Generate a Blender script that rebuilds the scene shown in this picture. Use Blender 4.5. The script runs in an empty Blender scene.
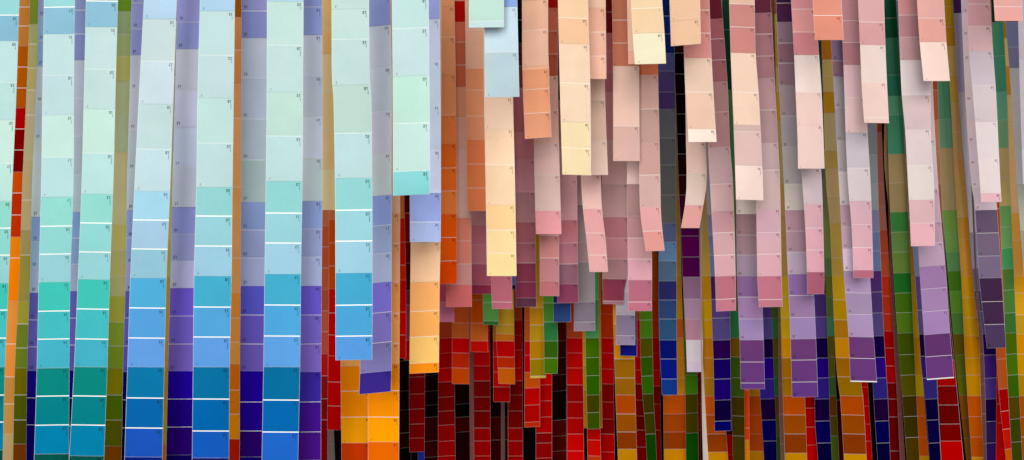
import bpy, math, random
import numpy as np
from mathutils import Vector, Matrix

# ------------------------------------------------------------------ camera
PX_W, PX_H = 1024, 460
FOCAL = 800.0                      # focal length in picture pixels
PITCH = math.radians(3.0)          # the camera looks slightly up
CAM_Z = 1.5
scene = bpy.context.scene
COL = scene.collection
cam_data = bpy.data.cameras.new('camera')
cam_data.sensor_width = 36.0
cam_data.lens = 36.0 * FOCAL / PX_W
cam_data.clip_start = 0.05
cam_data.clip_end = 100.0
cam = bpy.data.objects.new('camera', cam_data)
cam.location = (0, 0, CAM_Z)
cam.rotation_euler = (math.pi / 2 + PITCH, 0, 0)
COL.objects.link(cam)
scene.camera = cam

# ------------------------------------------------------------------ light
world = bpy.data.worlds.new('World')
scene.world = world
world.use_nodes = True
bg = world.node_tree.nodes['Background']
bg.inputs['Color'].default_value = (0.95, 0.97, 1.0, 1)
bg.inputs['Strength'].default_value = 0.20

def area_light(name, loc, target, sx, sy, power, color):
    l = bpy.data.lights.new(name, 'AREA')
    l.shape = 'RECTANGLE'
    l.size, l.size_y = sx, sy
    l.energy = power
    l.color = color
    o = bpy.data.objects.new(name, l)
    o.location = loc
    o.rotation_euler = (Vector(target) - Vector(loc)).to_track_quat('-Z', 'Y').to_euler()
    COL.objects.link(o)
    return o

area_light('ceiling_light', (0.15, -1.1, 2.45), (0.1, 1.8, 1.5), 2.0, 1.1, 54, (1.0, 0.985, 0.96))
area_light('fill_light', (-0.45, -1.3, 1.62), (-0.1, 1.6, 1.5), 1.1, 0.9, 38, (0.95, 0.98, 1.0))  # added fill close to the camera axis, to reach the deep strips

vs = scene.view_settings
vs.view_transform = 'Standard'
vs.look = 'None'
vs.exposure = 0.0
vs.gamma = 1.0
vs.use_curve_mapping = False

# ------------------------------------------------------------------ helpers
rng = random.Random(7)

def s2l(c):
    return c / 12.92 if c <= 0.04045 else ((c + 0.055) / 1.055) ** 2.4

def linear(rgb):
    return [s2l(c / 255.0) for c in rgb]

def unproject(x, y, depth):
    """picture position + distance in front of the camera (world Y) -> world point"""
    a = (x - PX_W / 2) / FOCAL
    b = (PX_H / 2 - y) / FOCAL
    c, s = math.cos(PITCH), math.sin(PITCH)
    t = depth / (c - b * s)
    return (a * t, depth, CAM_Z + (s + b * c) * t)

_mats = {}
def paint_material(rgb, kind='ink'):
    key = (tuple(rgb), kind)
    if key in _mats:
        return _mats[key]
    m = bpy.data.materials.new({'ink': 'printed_paint', 'card': 'card_stock', 'mark': 'print_mark'}[kind])
    m.use_nodes = True
    nt = m.node_tree
    b = nt.nodes['Principled BSDF']
    lin = linear(rgb)
    if kind == 'mark':
        b.inputs['Base Color'].default_value = (*lin, 1)
        b.inputs['Roughness'].default_value = 0.7
        b.inputs['Specular IOR Level'].default_value = 0.1
        _mats[key] = m
        return m
    tc = nt.nodes.new('ShaderNodeNewGeometry')
    n1 = nt.nodes.new('ShaderNodeTexNoise')          # slow unevenness of the sprayed paint
    n1.inputs['Scale'].default_value = 22.0
    n1.inputs['Detail'].default_value = 3.0
    n2 = nt.nodes.new('ShaderNodeTexNoise')          # fine paper tooth
    n2.inputs['Scale'].default_value = 420.0
    n2.inputs['Detail'].default_value = 4.0
    nt.links.new(tc.outputs['Position'], n1.inputs['Vector'])
    nt.links.new(tc.outputs['Position'], n2.inputs['Vector'])
    mr = nt.nodes.new('ShaderNodeMapRange')
    mr.inputs['From Min'].default_value = 0.3
    mr.inputs['From Max'].default_value = 0.7
    mr.inputs['To Min'].default_value = 0.965
    mr.inputs['To Max'].default_value = 1.035
    nt.links.new(n1.outputs['Fac'], mr.inputs['Value'])
    mr2 = nt.nodes.new('ShaderNodeMapRange')
    mr2.inputs['From Min'].default_value = 0.3
    mr2.inputs['From Max'].default_value = 0.7
    mr2.inputs['To Min'].default_value = 0.975
    mr2.inputs['To Max'].default_value = 1.025
    nt.links.new(n2.outputs['Fac'], mr2.inputs['Value'])
    mul = nt.nodes.new('ShaderNodeMath'); mul.operation = 'MULTIPLY'
    nt.links.new(mr.outputs['Result'], mul.inputs[0])
    nt.links.new(mr2.outputs['Result'], mul.inputs[1])
    sc = nt.nodes.new('ShaderNodeVectorMath'); sc.operation = 'SCALE'
    sc.inputs[0].default_value = lin
    nt.links.new(mul.outputs[0], sc.inputs['Scale'])
    nt.links.new(sc.outputs[0], b.inputs['Base Color'])
    satin = kind == 'ink' and min(rgb) > 184     # the palest paints are satin, the others flat
    b.inputs['Roughness'].default_value = 0.26 if satin else (0.45 if kind == 'ink' else 0.6)
    b.inputs['Specular IOR Level'].default_value = 0.3 if satin else 0.012
    bump = nt.nodes.new('ShaderNodeBump')
    bump.inputs['Strength'].default_value = 0.05
    bump.inputs['Distance'].default_value = 0.0006
    nt.links.new(n2.outputs['Fac'], bump.inputs['Height'])
    nt.links.new(bump.outputs[0], b.inputs['Normal'])
    _mats[key] = m
    return m

def darker(rgb, k):
    return tuple(c * k for c in rgb)

def link_mesh(name, verts, faces, mat, parent, smooth=True):
    me = bpy.data.meshes.new(name)
    me.from_pydata([Vector(v) - ROOT_LOC for v in verts], [], faces)
    if smooth:
        me.polygons.foreach_set('use_smooth', [True] * len(me.polygons))
    me.materials.append(mat)
    o = bpy.data.objects.new(name, me)
    COL.objects.link(o)
    o.parent = parent
    return o

ROOT_LOC = Vector((0, 0, 0))

# tiny digits as strokes on a 3 x 5 raster of squares (printed colour codes)
DIG = {'1': '010110010010111', '2': '111001111100111', '5': '111100111001111', '6': '111100111101111',
       '7': '111001010010010', '0': '111101101101111', '3': '111001111001111', '8': '111101111101111'}
CODES = ['11', '12', '15', '16', '17', '21', '10', '20', '13', '18']

class Spline:
    """edge position against picture height, smooth through the given points"""
    def __init__(self, ys, xs):
        self.y, self.x = ys, xs
        n = len(ys)
        m = []
        for i in range(n):
            if n == 1: m.append(0.0)
            elif i == 0: m.append((xs[1] - xs[0]) / (ys[1] - ys[0]))
            elif i == n - 1: m.append((xs[-1] - xs[-2]) / (ys[-1] - ys[-2]))
            else: m.append((xs[i + 1] - xs[i - 1]) / (ys[i + 1] - ys[i - 1]))
        self.m = m
    def __call__(self, y):
        Y, X, M = self.y, self.x, self.m
        if y <= Y[0]: return X[0] + M[0] * max(y - Y[0], -160) * 0.8
        if y >= Y[-1]: return X[-1] + M[-1] * (y - Y[-1])
        for i in range(len(Y) - 1):
            if y <= Y[i + 1]:
                h = Y[i + 1] - Y[i]; t = (y - Y[i]) / h
                return ((2*t**3 - 3*t*t + 1) * X[i] + (t**3 - 2*t*t + t) * h * M[i]
                        + (-2*t**3 + 3*t*t) * X[i+1] + (t**3 - t*t) * h * M[i+1])

STRIPS = []      # (label, depth, edges, bands) kept for checking
TOP_Y, BOTTOM_Y = -85, 545
CARD_W = 0.05

def strip(label, depth, edges, bands, yaw=0.0, marks='tr', top=TOP_Y, tilt=None, wave=1.0, pale=True):
    global ROOT_LOC
    rows = edges
    ys = [r[0] for r in rows]
    xl, xr = Spline(ys, [r[1] for r in rows]), Spline(ys, [r[2] for r in rows])
    bl = [(float(y), (r, g, b), line) for y, r, g, b, line in bands]   # lower end, colour, line below: 0 none, 1 white, 2 faint
    if bl[-1][0] >= 460:                               # runs on below the picture
        y_last, rgb, line = bl[-1]
        bl[-1] = (max(y_last, 472), rgb, 1)
        bl += [(bl[-1][0] + 31, rgb, 1), (bl[-1][0] + 62, rgb, 0)]
    # run on upwards behind / above the picture
    start = top
    STRIPS.append((label, depth, xl, xr, bl, start))
    sd = rng.random() * 6.28
    lam = 260 + 160 * rng.random()
    amp = 0.0035 * wave
    bow = rng.uniform(-0.0016, 0.0016)
    lean = rng.uniform(-0.004, 0.004)
    tl = rng.uniform(-0.5, 0.5) if tilt is None else tilt

    def P(u, y, off=0.0):
        d = depth + yaw * (u - 0.5) + amp * math.sin(y / lam * 6.283 + sd) + bow * (4 * (u - .5) ** 2) + lean * (y - 230) / 230 - off
        return Vector(unproject(xl(y) + (xr(y) - xl(y)) * u, y + tl * (u - 0.5), d))

    # cards = runs of bands joined by white lines
    cards, cur, y0 = [], [], start
    for yy, rgb, line in bl:
        if yy <= start: continue
        cur.append((y0, yy, rgb, line)); y0 = yy
        if not line:
            cards.append(cur); cur = []
    if cur: cards.append(cur)
    # long first bands that run out of the picture are broken into patches of usual height
    c0 = cards[0]; a, b_, rgb, line = c0[0]
    step = 30.0
    if b_ - a > 60:
        yy = b_ - step
        cards[0] = [(yy, b_, rgb, line)] + c0[1:]
        extra = []
        while yy > a + 1:
            lo = max(a, yy - step * 2)
            extra.insert(0, [(lo, (lo + yy) / 2, rgb, 1), ((lo + yy) / 2, yy, rgb, 0)])
            yy = lo
        cards = extra + cards
    root = bpy.data.objects.new('paint_strip', None)
    root.empty_display_size = 0.02
    ROOT_LOC = P(0.5, min(bl[-1][0], BOTTOM_Y))
    root.location = ROOT_LOC
    COL.objects.link(root)
    root['label'] = label
    root['category'] = 'paint strip'
    root['group'] = 'paint sample strips hanging in layers'
    wpx = xr(230) - xl(230)
    mm = FOCAL / depth / 1000.0                        # pixels per millimetre
    NU = 3
    def half_line(kind):                               # half of the white line printed between two patches
        base = 0.72 if depth < 1.16 else (0.42 if depth < 1.7 else (0.32 if depth < 2.06 else 0.2))
        return (0.27 if kind == 2 else base) * mm
    for ci, card in enumerate(cards):
        ya, yb = card[0][0], card[-1][1]
        ytop = ya - (2.5 if ci else 0)
        ry = [ytop] if ytop < ya - 0.5 else []
        for (pa, pb, rgb, line) in card:
            n_ = max(1, int((pb - pa) / 11))
            ry += [pa + (pb - pa) * j / n_ for j in range(n_)]
        ry.append(yb)
        nv = len(ry) - 1
        wob = rng.uniform(-0.0006, 0.0006)
        cl = rng.uniform(-0.25, 0.25)
        curl = rng.uniform(0.0026, 0.0052) if depth < 1.16 else rng.uniform(-0.0006, 0.0022)
        lift = rng.uniform(0.0001, 0.0007)
        # the lower end of each card lies over the top of the next one
        def coff(y):
            t = (y - ytop) / max(1e-6, yb - ytop)
            return -0.0003 + (0.0006 + lift) * t * t + curl * math.sin(math.pi * t)
        verts, faces = [], []
        for side in (0, 1):
            for j in range(nv + 1):
                y = ry[j]
                for i in range(NU + 1):
                    verts.append(P(i / NU, y, coff(y) - side * 0.00045))
        n1 = (nv + 1) * (NU + 1)
        def idx(s, j, i): return s * n1 + j * (NU + 1) + i
        for j in range(nv):
            for i in range(NU):
                faces.append((idx(0, j, i), idx(0, j + 1, i), idx(0, j + 1, i + 1), idx(0, j, i + 1)))
                faces.append((idx(1, j, i), idx(1, j, i + 1), idx(1, j + 1, i + 1), idx(1, j + 1, i)))
        ring = ([(j, 0) for j in range(nv + 1)] + [(nv, i) for i in range(1, NU + 1)]
                + [(j, NU) for j in range(nv - 1, -1, -1)] + [(0, i) for i in range(NU - 1, 0, -1)])
        for q in range(len(ring)):                      # the cut edge of the card, with corners of its own
            (j0, i0), (j1, i1) = ring[q], ring[(q + 1) % len(ring)]
            k = len(verts)
            verts += [verts[idx(0, j0, i0)], verts[idx(1, j0, i0)], verts[idx(1, j1, i1)], verts[idx(0, j1, i1)]]
            faces.append((k, k + 1, k + 2, k + 3))
        cobj = link_mesh('sample_card', verts, faces, paint_material((233, 230, 223), 'card'), root)
        mv, mf, mcol = [], [], None
        for bi, (pa, pb, rgb, line) in enumerate(card):
            qa = pa + (half_line(card[bi - 1][3]) if bi else 0.1)
            qb = pb - (half_line(line) if line else 0.1)
            if qb - qa < 1.0: continue
            pr = [qa] + [y for y in ry if qa + 0.3 < y < qb - 0.3] + [qb]
            pv = len(pr) - 1
            ed = 0.25 * mm / max(3.0, wpx)
            V, F = [], []
            for j in range(pv + 1):
                y = pr[j]
                for i in range(NU + 1):
                    u = ed + (1 - 2 * ed) * i / NU
                    V.append(P(u, y, coff(y) + 0.0003))
            for j in range(pv):
                for i in range(NU):
                    k = j * (NU + 1) + i
                    F.append((k, k + NU + 1, k + NU + 2, k + 1))
            link_mesh('colour_patch', V, F, paint_material(rgb), cobj)
            if mcol is None: mcol = rgb
            # printed code: two digits upside down, a fine name line beside them
            if pale and qb - qa > 8:
                u_mm = lambda m_: m_ * mm / max(6.0, wpx)
                code = rng.choice(CODES)
                px_, py_ = 0.85 * mm, 1.05 * mm         # raster cell in picture pixels
                cell = 0.70
                if marks == 'tr':
                    ox, oy = 1.0 - u_mm(3.6), qa + 2.6 * mm
                else:
                    ox, oy = u_mm(9.0), qb - 7.6 * mm
                for di, dg in enumerate(code):
                    for r in range(5):
                        for c in range(3):
                            if DIG[dg][r * 3 + c] == '1':
                                # upside down: columns run left, rows run up
                                x0 = ox - u_mm((di * 4 + c) * cell)
                                yy0 = oy + (4 - r) * cell * 1.15 * mm
                                x1, yy1 = x0 - u_mm(cell), yy0 + cell * 1.15 * mm
                                k = len(mv)
                                for (uu, vv) in ((x0, yy0), (x1, yy0), (x1, yy1), (x0, yy1)):
                                    mv.append(P(uu, vv, coff(vv) + 0.00045))
                                mf.append((k, k + 1, k + 2, k + 3))
                nl = rng.uniform(2.5, 7.5)
                ny = 0.0
                while ny < nl and marks == 'tr':
                    seg = rng.uniform(0.5, 1.2)
                    x0 = ox + u_mm(0.2)
                    yy0 = oy + (4.9 + ny) * mm
                    yy1 = yy0 + seg * mm
                    if yy1 > qb - 1: break
                    k = len(mv)
                    for (uu, vv) in ((x0, yy0), (x0 - u_mm(0.75), yy0), (x0 - u_mm(0.75), yy1), (x0, yy1)):
                        mv.append(P(uu, vv, coff(vv) + 0.00045))
                    mf.append((k, k + 1, k + 2, k + 3))
                    ny += seg + 0.25
        # small card number near the lower left corner
        if pale and yb - ya > 24 and mf:
            x0, yy0 = u_mm(5.0), yb - 4.6 * mm
            for (dx, dy, w_, h_) in ((0, 0, 0.6, 2.6), (0.6, 0, 0.8, 0.5)):
                k = len(mv)
                for (uu, vv) in ((x0 + u_mm(dx), yy0 + dy * mm), (x0 + u_mm(dx + w_), yy0 + dy * mm),
                                 (x0 + u_mm(dx + w_), yy0 + (dy + h_) * mm), (x0 + u_mm(dx), yy0 + (dy + h_) * mm)):
                    mv.append(P(uu, vv, coff(vv) + 0.00045))
                mf.append((k, k + 1, k + 2, k + 3))
        if mf:
            po = link_mesh('printed_code', mv, mf, paint_material(darker(mcol, 0.52), 'mark'), cobj, smooth=False)
            po['kind'] = 'stuff'
    return root

# ------------------------------------------------------------------ setting
def backdrop():
    y = 2.95
    m = bpy.data.materials.new('dark_backdrop')
    m.use_nodes = True
    b = m.node_tree.nodes['Principled BSDF']
    n = m.node_tree.nodes.new('ShaderNodeTexNoise'); n.inputs['Scale'].default_value = 9
    r = m.node_tree.nodes.new('ShaderNodeValToRGB')
    r.color_ramp.elements[0].color = (0.004, 0.0015, 0.0015, 1)
    r.color_ramp.elements[1].color = (0.010, 0.005, 0.004, 1)
    m.node_tree.links.new(n.outputs['Fac'], r.inputs['Fac'])
    m.node_tree.links.new(r.outputs['Color'], b.inputs['Base Color'])
    b.inputs['Roughness'].default_value = 0.9
    b.inputs['Specular IOR Level'].default_value = 0.05
    v = [(-3.2, y, 0.2), (3.2, y, 0.2), (3.2, y, 3.1), (-3.2, y, 3.1)]
    v += [(a, y + 0.05, c) for a, _, c in v]
    f = [(0, 1, 2, 3), (7, 6, 5, 4), (0, 4, 5, 1), (1, 5, 6, 2), (2, 6, 7, 3), (3, 7, 4, 0)]
    me = bpy.data.meshes.new('wall'); me.from_pydata(v, [], f); me.materials.append(m)
    o = bpy.data.objects.new('wall', me); COL.objects.link(o)
    o['kind'] = 'structure'
backdrop()

# ------------------------------------------------------------------ the strips
# (distance, edges as (height, left, right), patches as (lower end, r, g, b, line below)); r, g, b include a gain against the shade falling on each patch
strip('mint and teal paint strip cut off by the left edge of the picture', 1.13,
      [(0, -15, 19.5), (92, -18.5, 16.5), (184, -22, 12.5), (276, -26, 9), (368, -30, 5), (460, -33, 2.8)],
      [(15, 132, 185, 187, 1), (41, 116, 161, 181, 0), (82, 165, 193, 192, 2), (120, 162, 191, 188, 0), (163, 173,
       200, 188, 2), (201, 166, 200, 191, 0), (228, 125, 186, 174, 1), (255, 122, 186, 179, 1), (283, 129, 182, 183,
       0), (310, 53, 169, 157, 1), (338, 57, 164, 164, 1), (367, 58, 158, 167, 0), (395, 0, 117, 109, 1), (422, 0,
       110, 117, 1), (450, 0, 108, 144, 0), (474, 0, 70, 61, 0)], yaw=0.01)
strip('narrow visible rust, red and orange strip beside the leftmost mint strip', 1.3,
      [(0, 1, 30), (92, -2.5, 26.6), (184, -6, 22.4), (276, -9.5, 19.4), (368, -14, 15), (460, -17, 13)],
      [(7, 180, 117, 53, 1), (26, 183, 111, 45, 1), (46, 183, 111, 44, 0), (67, 168, 78, 0, 1), (88, 170, 81, 0, 1),
       (108, 166, 77, 0, 0), (129, 165, 0, 0, 1), (150, 121, 0, 0, 1), (172, 115, 0, 0, 0), (193, 193, 68, 0, 1),
       (215, 178, 37, 0, 1), (237, 184, 42, 0, 0), (258, 225, 122, 7, 1), (301, 238, 125, 0, 0), (344, 224, 137, 55,
       1), (377, 228, 139, 57, 1), (404, 189, 133, 63, 1), (434, 188, 137, 68, 0), (474, 178, 149, 100, 0)], marks='bl', pale=False)
strip('khaki strip with olive bottom between the rust strip and a slate strip', 1.5,
      [(0, 20, 47), (92, 17, 44), (184, 13, 41), (276, 10, 38), (368, 6.5, 34), (460, 4, 32)],
      [(24, 110, 128, 38, 0), (44, 154, 156, 97, 1), (68, 165, 157, 99, 1), (90, 172, 160, 104, 1), (115, 176, 166,
       125, 1), (160, 179, 166, 125, 0), (200, 178, 161, 117, 1), (230, 179, 161, 112, 0), (255, 156, 144, 88, 1),
       (301, 151, 139, 62, 0), (324, 159, 152, 49, 1), (348, 110, 125, 38, 1), (368, 107, 125, 30, 0), (395, 110, 102,
       0, 1), (420, 79, 88, 0, 1), (444, 76, 72, 0, 0), (474, 115, 54, 0, 0)], marks='tr', pale=False)
strip('slate blue strip turning navy, showing left of the first full mint strip', 1.25,
      [(0, 38.4, 66), (92, 36, 65), (184, 32, 63), (276, 30, 61), (368, 27, 59), (460, 26, 58)],
      [(17, 164, 179, 233, 1), (41, 159, 199, 238, 1), (66, 155, 193, 231, 0), (103, 213, 228, 238, 2), (140, 205,
       227, 238, 2), (217, 211, 234, 238, 0), (242, 149, 186, 236, 1), (268, 164, 204, 234, 2), (293, 176, 201, 229,
       0), (320, 102, 104, 193, 1), (347, 109, 105, 199, 1), (371, 107, 100, 194, 0), (398, 27, 10, 141, 1), (425, 19,
       0, 121, 1), (474, 13, 0, 116, 0)], marks='bl', yaw=0.012)
strip('second mint and teal paint strip from the left, the first fully in view', 1.13,
      [(0, 44, 75), (92, 42.5, 74), (184, 41.2, 73.6), (276, 38.8, 70.5), (368, 36.8, 69.4), (460, 34, 69)],
      [(7, 131, 182, 183, 1), (34, 121, 164, 183, 0), (75, 167, 192, 190, 2), (115, 166, 190, 191, 0), (157, 171, 198,
       189, 2), (197, 160, 193, 191, 0), (226, 127, 188, 178, 1), (254, 124, 183, 179, 1), (282, 131, 180, 184, 0),
       (311, 53, 169, 157, 1), (339, 57, 163, 166, 1), (368, 59, 156, 173, 0), (396, 0, 115, 107, 1), (425, 0, 112,
       119, 1), (454, 0, 116, 155, 0), (480, 0, 72, 62, 0)], yaw=0.01)
strip('lavender to indigo strip in the narrow gap between the two full teal strips', 1.25,
      [(0, 70, 99), (92, 69, 98), (184, 68, 97), (276, 66, 95), (368, 65, 94), (460, 64, 94)],
      [(10, 135, 147, 190, 1), (34, 131, 148, 192, 1), (60, 128, 140, 187, 0), (98, 183, 193, 207, 2), (136, 182, 192,
       209, 2), (175, 179, 194, 204, 2), (212, 181, 200, 207, 0), (238, 132, 167, 210, 1), (264, 135, 165, 201, 2),
       (291, 164, 175, 206, 0), (318, 99, 95, 181, 1), (345, 104, 92, 179, 1), (370, 97, 86, 168, 0), (398, 21, 1,
       119, 1), (426, 0, 0, 62, 1), (474, 0, 0, 53, 0)], marks='bl', yaw=0.012)
strip('third mint and teal paint strip from the left, beside wide olive strip', 1.11,
      [(0, 86, 118), (92, 84, 115.6), (184, 81.6, 113.4), (276, 78, 110), (368, 74, 107.4), (460, 69, 104)],
      [(1, 117, 163, 163, 1), (27, 119, 162, 181, 0), (69, 165, 188, 186, 2), (109, 165, 188, 184, 0), (153, 169, 197,
       185, 2), (194, 161, 195, 191, 0), (223, 126, 187, 177, 1), (252, 125, 184, 181, 1), (279.5, 131, 182, 185, 0),
       (309, 53, 167, 155, 1), (339, 57, 163, 166, 1), (367, 58, 153, 171, 0), (396, 0, 114, 106, 1), (425, 0, 109,
       116, 1), (456, 0, 112, 149, 0), (480, 0, 69, 60, 0)], yaw=0.01)
strip('olive and khaki strip between the third teal strip and the first blue strip', 1.42,
      [(0, 104, 131.6), (92, 102, 129.6), (184, 99, 127.5), (276, 97.6, 126), (368, 95, 124), (460, 93, 122)],
      [(11, 124, 169, 47, 0), (34, 175, 201, 146, 1), (56, 191, 209, 141, 1), (81, 219, 221, 129, 0), (116, 214, 227,
       169, 2), (152, 212, 228, 178, 0), (188, 238, 229, 171, 1), (224, 233, 228, 165, 1), (250, 231, 219, 128, 1),
       (276, 217, 214, 132, 1), (296, 213, 212, 148, 0), (322, 200, 200, 76, 1), (346, 154, 185, 60, 1), (368, 144,
       174, 46, 0), (395, 153, 149, 5, 1), (420, 95, 126, 0, 1), (446, 100, 105, 0, 0), (474, 143, 78, 2, 0)], marks='bl', pale=False)
strip('lilac to navy strip half hidden behind the leftmost sky blue strip', 1.24,
      [(0, 131.6, 161), (92, 129.6, 159), (184, 127, 157), (276, 125.6, 156), (368, 123, 154), (460, 121.4, 152)],
      [(3, 159, 164, 222, 1), (29, 160, 165, 224, 1), (55, 153, 159, 221, 0), (90, 194, 200, 218, 2), (130, 193, 201,
       217, 2), (170, 185, 201, 212, 2), (210, 185, 204, 210, 0), (238, 149, 176, 227, 1), (264, 159, 178, 229, 2),
       (291, 173, 182, 232, 0), (318, 101, 105, 202, 1), (346, 115, 104, 214, 1), (372, 107, 98, 206, 0), (400, 14, 0,
       103, 1), (428, 0, 0, 62, 1), (474, 0, 0, 52, 0)], marks='bl', yaw=0.014)
strip('pale ice blue strip deepening to cobalt, leftmost of the blue strips', 1.09,
      [(0, 144, 177), (92, 139.2, 173.6), (184, 134.6, 170.4), (276, 130.4, 166.6), (368, 127.4, 164.4), (460, 124.4, 162.4)],
      [(19, 153, 180, 198, 0), (61, 167, 183, 182, 2), (104, 172, 187, 191, 0), (149, 162, 183, 182, 2), (191, 165,
       188, 191, 0), (220, 138, 180, 195, 1), (249, 139, 171, 191, 1), (278, 127, 170, 184, 0), (308, 66, 146, 183,
       1), (338, 71, 137, 188, 1), (367, 84, 136, 195, 0), (398, 0, 99, 143, 1), (428, 0, 84, 144, 1), (457, 22, 72,
       162, 0), (474, 0, 21, 107, 0)], yaw=0.01)
strip('mustard strip showing as a thin line right of the leftmost sky blue strip', 1.5,
      [(0, 151, 177.5), (92, 149, 175), (184, 147, 173), (276, 145, 171), (368, 143, 169), (460, 140, 166.5)],
      [(20, 91, 104, 62, 0), (76, 180, 185, 134, 2), (150, 215, 231, 187, 0), (195, 238, 234, 156, 1), (240, 238, 230,
       132, 0), (276, 238, 222, 113, 1), (300, 238, 195, 79, 1), (340, 238, 203, 71, 1), (368, 238, 197, 78, 0), (398,
       238, 179, 28, 1), (424, 238, 190, 17, 1), (444, 215, 199, 14, 0), (474, 238, 148, 24, 0)], pale=False)
strip('violet grey strip between the first and second sky blue strips', 1.19,
      [(0, 177.4, 210), (92, 175, 208), (184, 172.4, 206), (276, 170.4, 204), (368, 168, 203), (460, 166, 202)],
      [(22, 168, 168, 230, 1), (49, 159, 168, 230, 0), (90, 194, 200, 218, 2), (127, 203, 209, 238, 0), (167, 197,
       212, 238, 2), (207, 194, 205, 223, 0), (234, 151, 162, 225, 2), (261, 164, 170, 222, 2), (288, 193, 198, 238,
       0), (316, 120, 98, 221, 1), (344, 121, 103, 209, 1), (371, 125, 102, 199, 0), (399, 34, 0, 164, 1), (427, 31,
       0, 132, 1), (455, 41, 0, 114, 0), (474, 11, 0, 95, 0)], marks='bl', yaw=0.018)
strip('second pale mint to blue strip, left of the thin copper strip', 1.085,
      [(0, 200, 235), (92, 197.7, 233.8), (184, 196.4, 232.6), (276, 194, 231.6), (368, 193, 229.8), (460, 192, 229)],
      [(11, 146, 176, 195, 0), (55, 161, 184, 183, 2), (98, 163, 185, 184, 0), (143, 160, 187, 181, 2), (187, 161,
       185, 185, 0), (216, 123, 175, 175, 1), (246, 127, 174, 181, 1), (276, 131, 172, 189, 0), (307, 55, 145, 172,
       1), (337, 69, 140, 185, 1), (367, 82, 136, 195, 0), (399, 0, 93, 134, 1), (431, 0, 86, 146, 1), (458, 15, 78,
       163, 0), (474, 0, 13, 89, 0)], yaw=0.01)
strip('thin copper and orange strip between a pale blue and a lavender strip', 1.45,
      [(0, 216, 243.5), (92, 216, 243), (184, 215, 243), (276, 214, 242), (368, 213, 242), (460, 213, 241)],
      [(17, 144, 76, 13, 0), (50, 202, 130, 74, 1), (84, 216, 140, 80, 0), (118, 227, 158, 99, 1), (152, 238, 168,
       106, 0), (187, 238, 166, 101, 1), (222, 238, 163, 93, 0), (258, 238, 165, 99, 1), (293, 238, 165, 94, 0), (318,
       238, 149, 57, 1), (342, 238, 155, 66, 1), (364, 238, 160, 65, 0), (390, 227, 116, 8, 1), (414, 226, 127, 12,
       1), (439, 238, 147, 10, 0), (474, 191, 30, 0, 0)], pale=False)
strip('lavender to deep indigo strip right of the thin copper strip', 1.18,
      [(0, 241.4, 275), (92, 241.2, 275), (184, 241, 275), (276, 240.6, 274), (368, 239.8, 273), (460, 239.6, 273)],
      [(11, 137, 141, 189, 1), (38, 126, 134, 186, 0), (78, 174, 182, 197, 2), (119, 166, 177, 193, 2), (160, 160,
       174, 185, 2), (202, 152, 171, 172, 0), (230, 122, 142, 184, 2), (258, 137, 147, 185, 2), (286, 153, 161, 196,
       0), (315, 83, 83, 187, 1), (344, 97, 84, 181, 1), (371, 104, 86, 174, 0), (402, 28, 0, 145, 1), (431, 30, 0,
       133, 1), (457, 38, 0, 98, 0), (474, 14, 0, 99, 0)], marks='bl', yaw=0.02)
strip('third pale mint to blue strip, standing between two lavender strips', 1.08,
      [(0, 267, 303.6), (92, 266.8, 303), (184, 265.8, 302.4), (276, 264.6, 301), (368, 263.4, 300), (460, 261.8, 298)],
      [(1, 154, 186, 206, 0), (45, 163, 187, 180, 2), (92, 161, 184, 181, 0), (136, 158, 184, 174, 2), (181, 161, 187,
       187, 0), (213, 122, 177, 175, 1), (243, 129, 177, 183, 1), (274, 136, 176, 192, 0), (305, 55, 144, 172, 1),
       (336, 65, 142, 187, 1), (367, 80, 138, 194, 0), (400, 0, 92, 133, 1), (432, 0, 86, 147, 1), (474, 25, 87, 172,
       0)], yaw=0.012)
strip('lavender to purple strip reaching the bottom, left of the short tan strip', 1.17,
      [(0, 289, 322.4), (92, 289.5, 322.6), (184, 289.5, 322.6), (276, 289, 321.8), (368, 288, 321.2), (460, 287.5, 321)],
      [(7, 154, 165, 222, 1), (35, 156, 168, 225, 0), (76, 197, 205, 223, 2), (117, 187, 198, 213, 2), (158, 200, 208,
       225, 2), (201, 185, 203, 204, 0), (229, 149, 169, 221, 2), (257, 160, 172, 215, 2), (286, 178, 191, 229, 0),
       (315, 114, 97, 217, 1), (344, 126, 108, 208, 1), (372, 133, 110, 205, 0), (402, 62, 42, 161, 1), (432, 68, 19,
       143, 1), (460, 73, 19, 134, 0), (474, 0, 4, 136, 0)], yaw=0.016)
strip('short tan strip ending above red patches beside the wide pale strip', 1.3,
      [(0, 315, 346), (92, 315.5, 346), (210, 316, 346.5)],
      [(54, 231, 190, 119, 0), (92, 238, 212, 157, 1), (130, 238, 210, 150, 1), (170, 238, 206, 148, 1), (210, 238,
       220, 163, 0)], pale=False)
strip('brick red strip peeking out right of the long purple strip', 1.62,
      [(0, 305, 329), (210, 306, 329.5), (276, 305, 329), (368, 303, 328), (460, 303, 327.5)],
      [(226, 238, 131, 80, 0), (247, 238, 103, 56, 1), (268, 238, 103, 56, 1), (290, 238, 110, 64, 0), (311, 221, 99,
       66, 1), (332, 238, 110, 79, 1), (354, 238, 96, 73, 0), (376, 230, 30, 17, 1), (399, 175, 22, 16, 1), (420, 159,
       13, 0, 1), (474, 151, 0, 0, 0)], pale=False)
strip('scarlet strip showing left of the pale strip whose end hangs over orange strips', 1.55,
      [(0, 326, 346), (220, 329, 346), (276, 329, 346), (368, 328, 341.5), (430, 327, 341)],
      [(220, 238, 131, 80, 0), (243, 238, 90, 4, 1), (266, 238, 88, 1, 1), (289, 238, 90, 1, 0), (313, 238, 10, 2, 1),
       (335, 238, 6, 0, 1), (356, 238, 4, 4, 0), (382, 238, 0, 0, 1), (406, 238, 0, 0, 1), (430, 229, 0, 0, 0)], pale=False)
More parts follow.
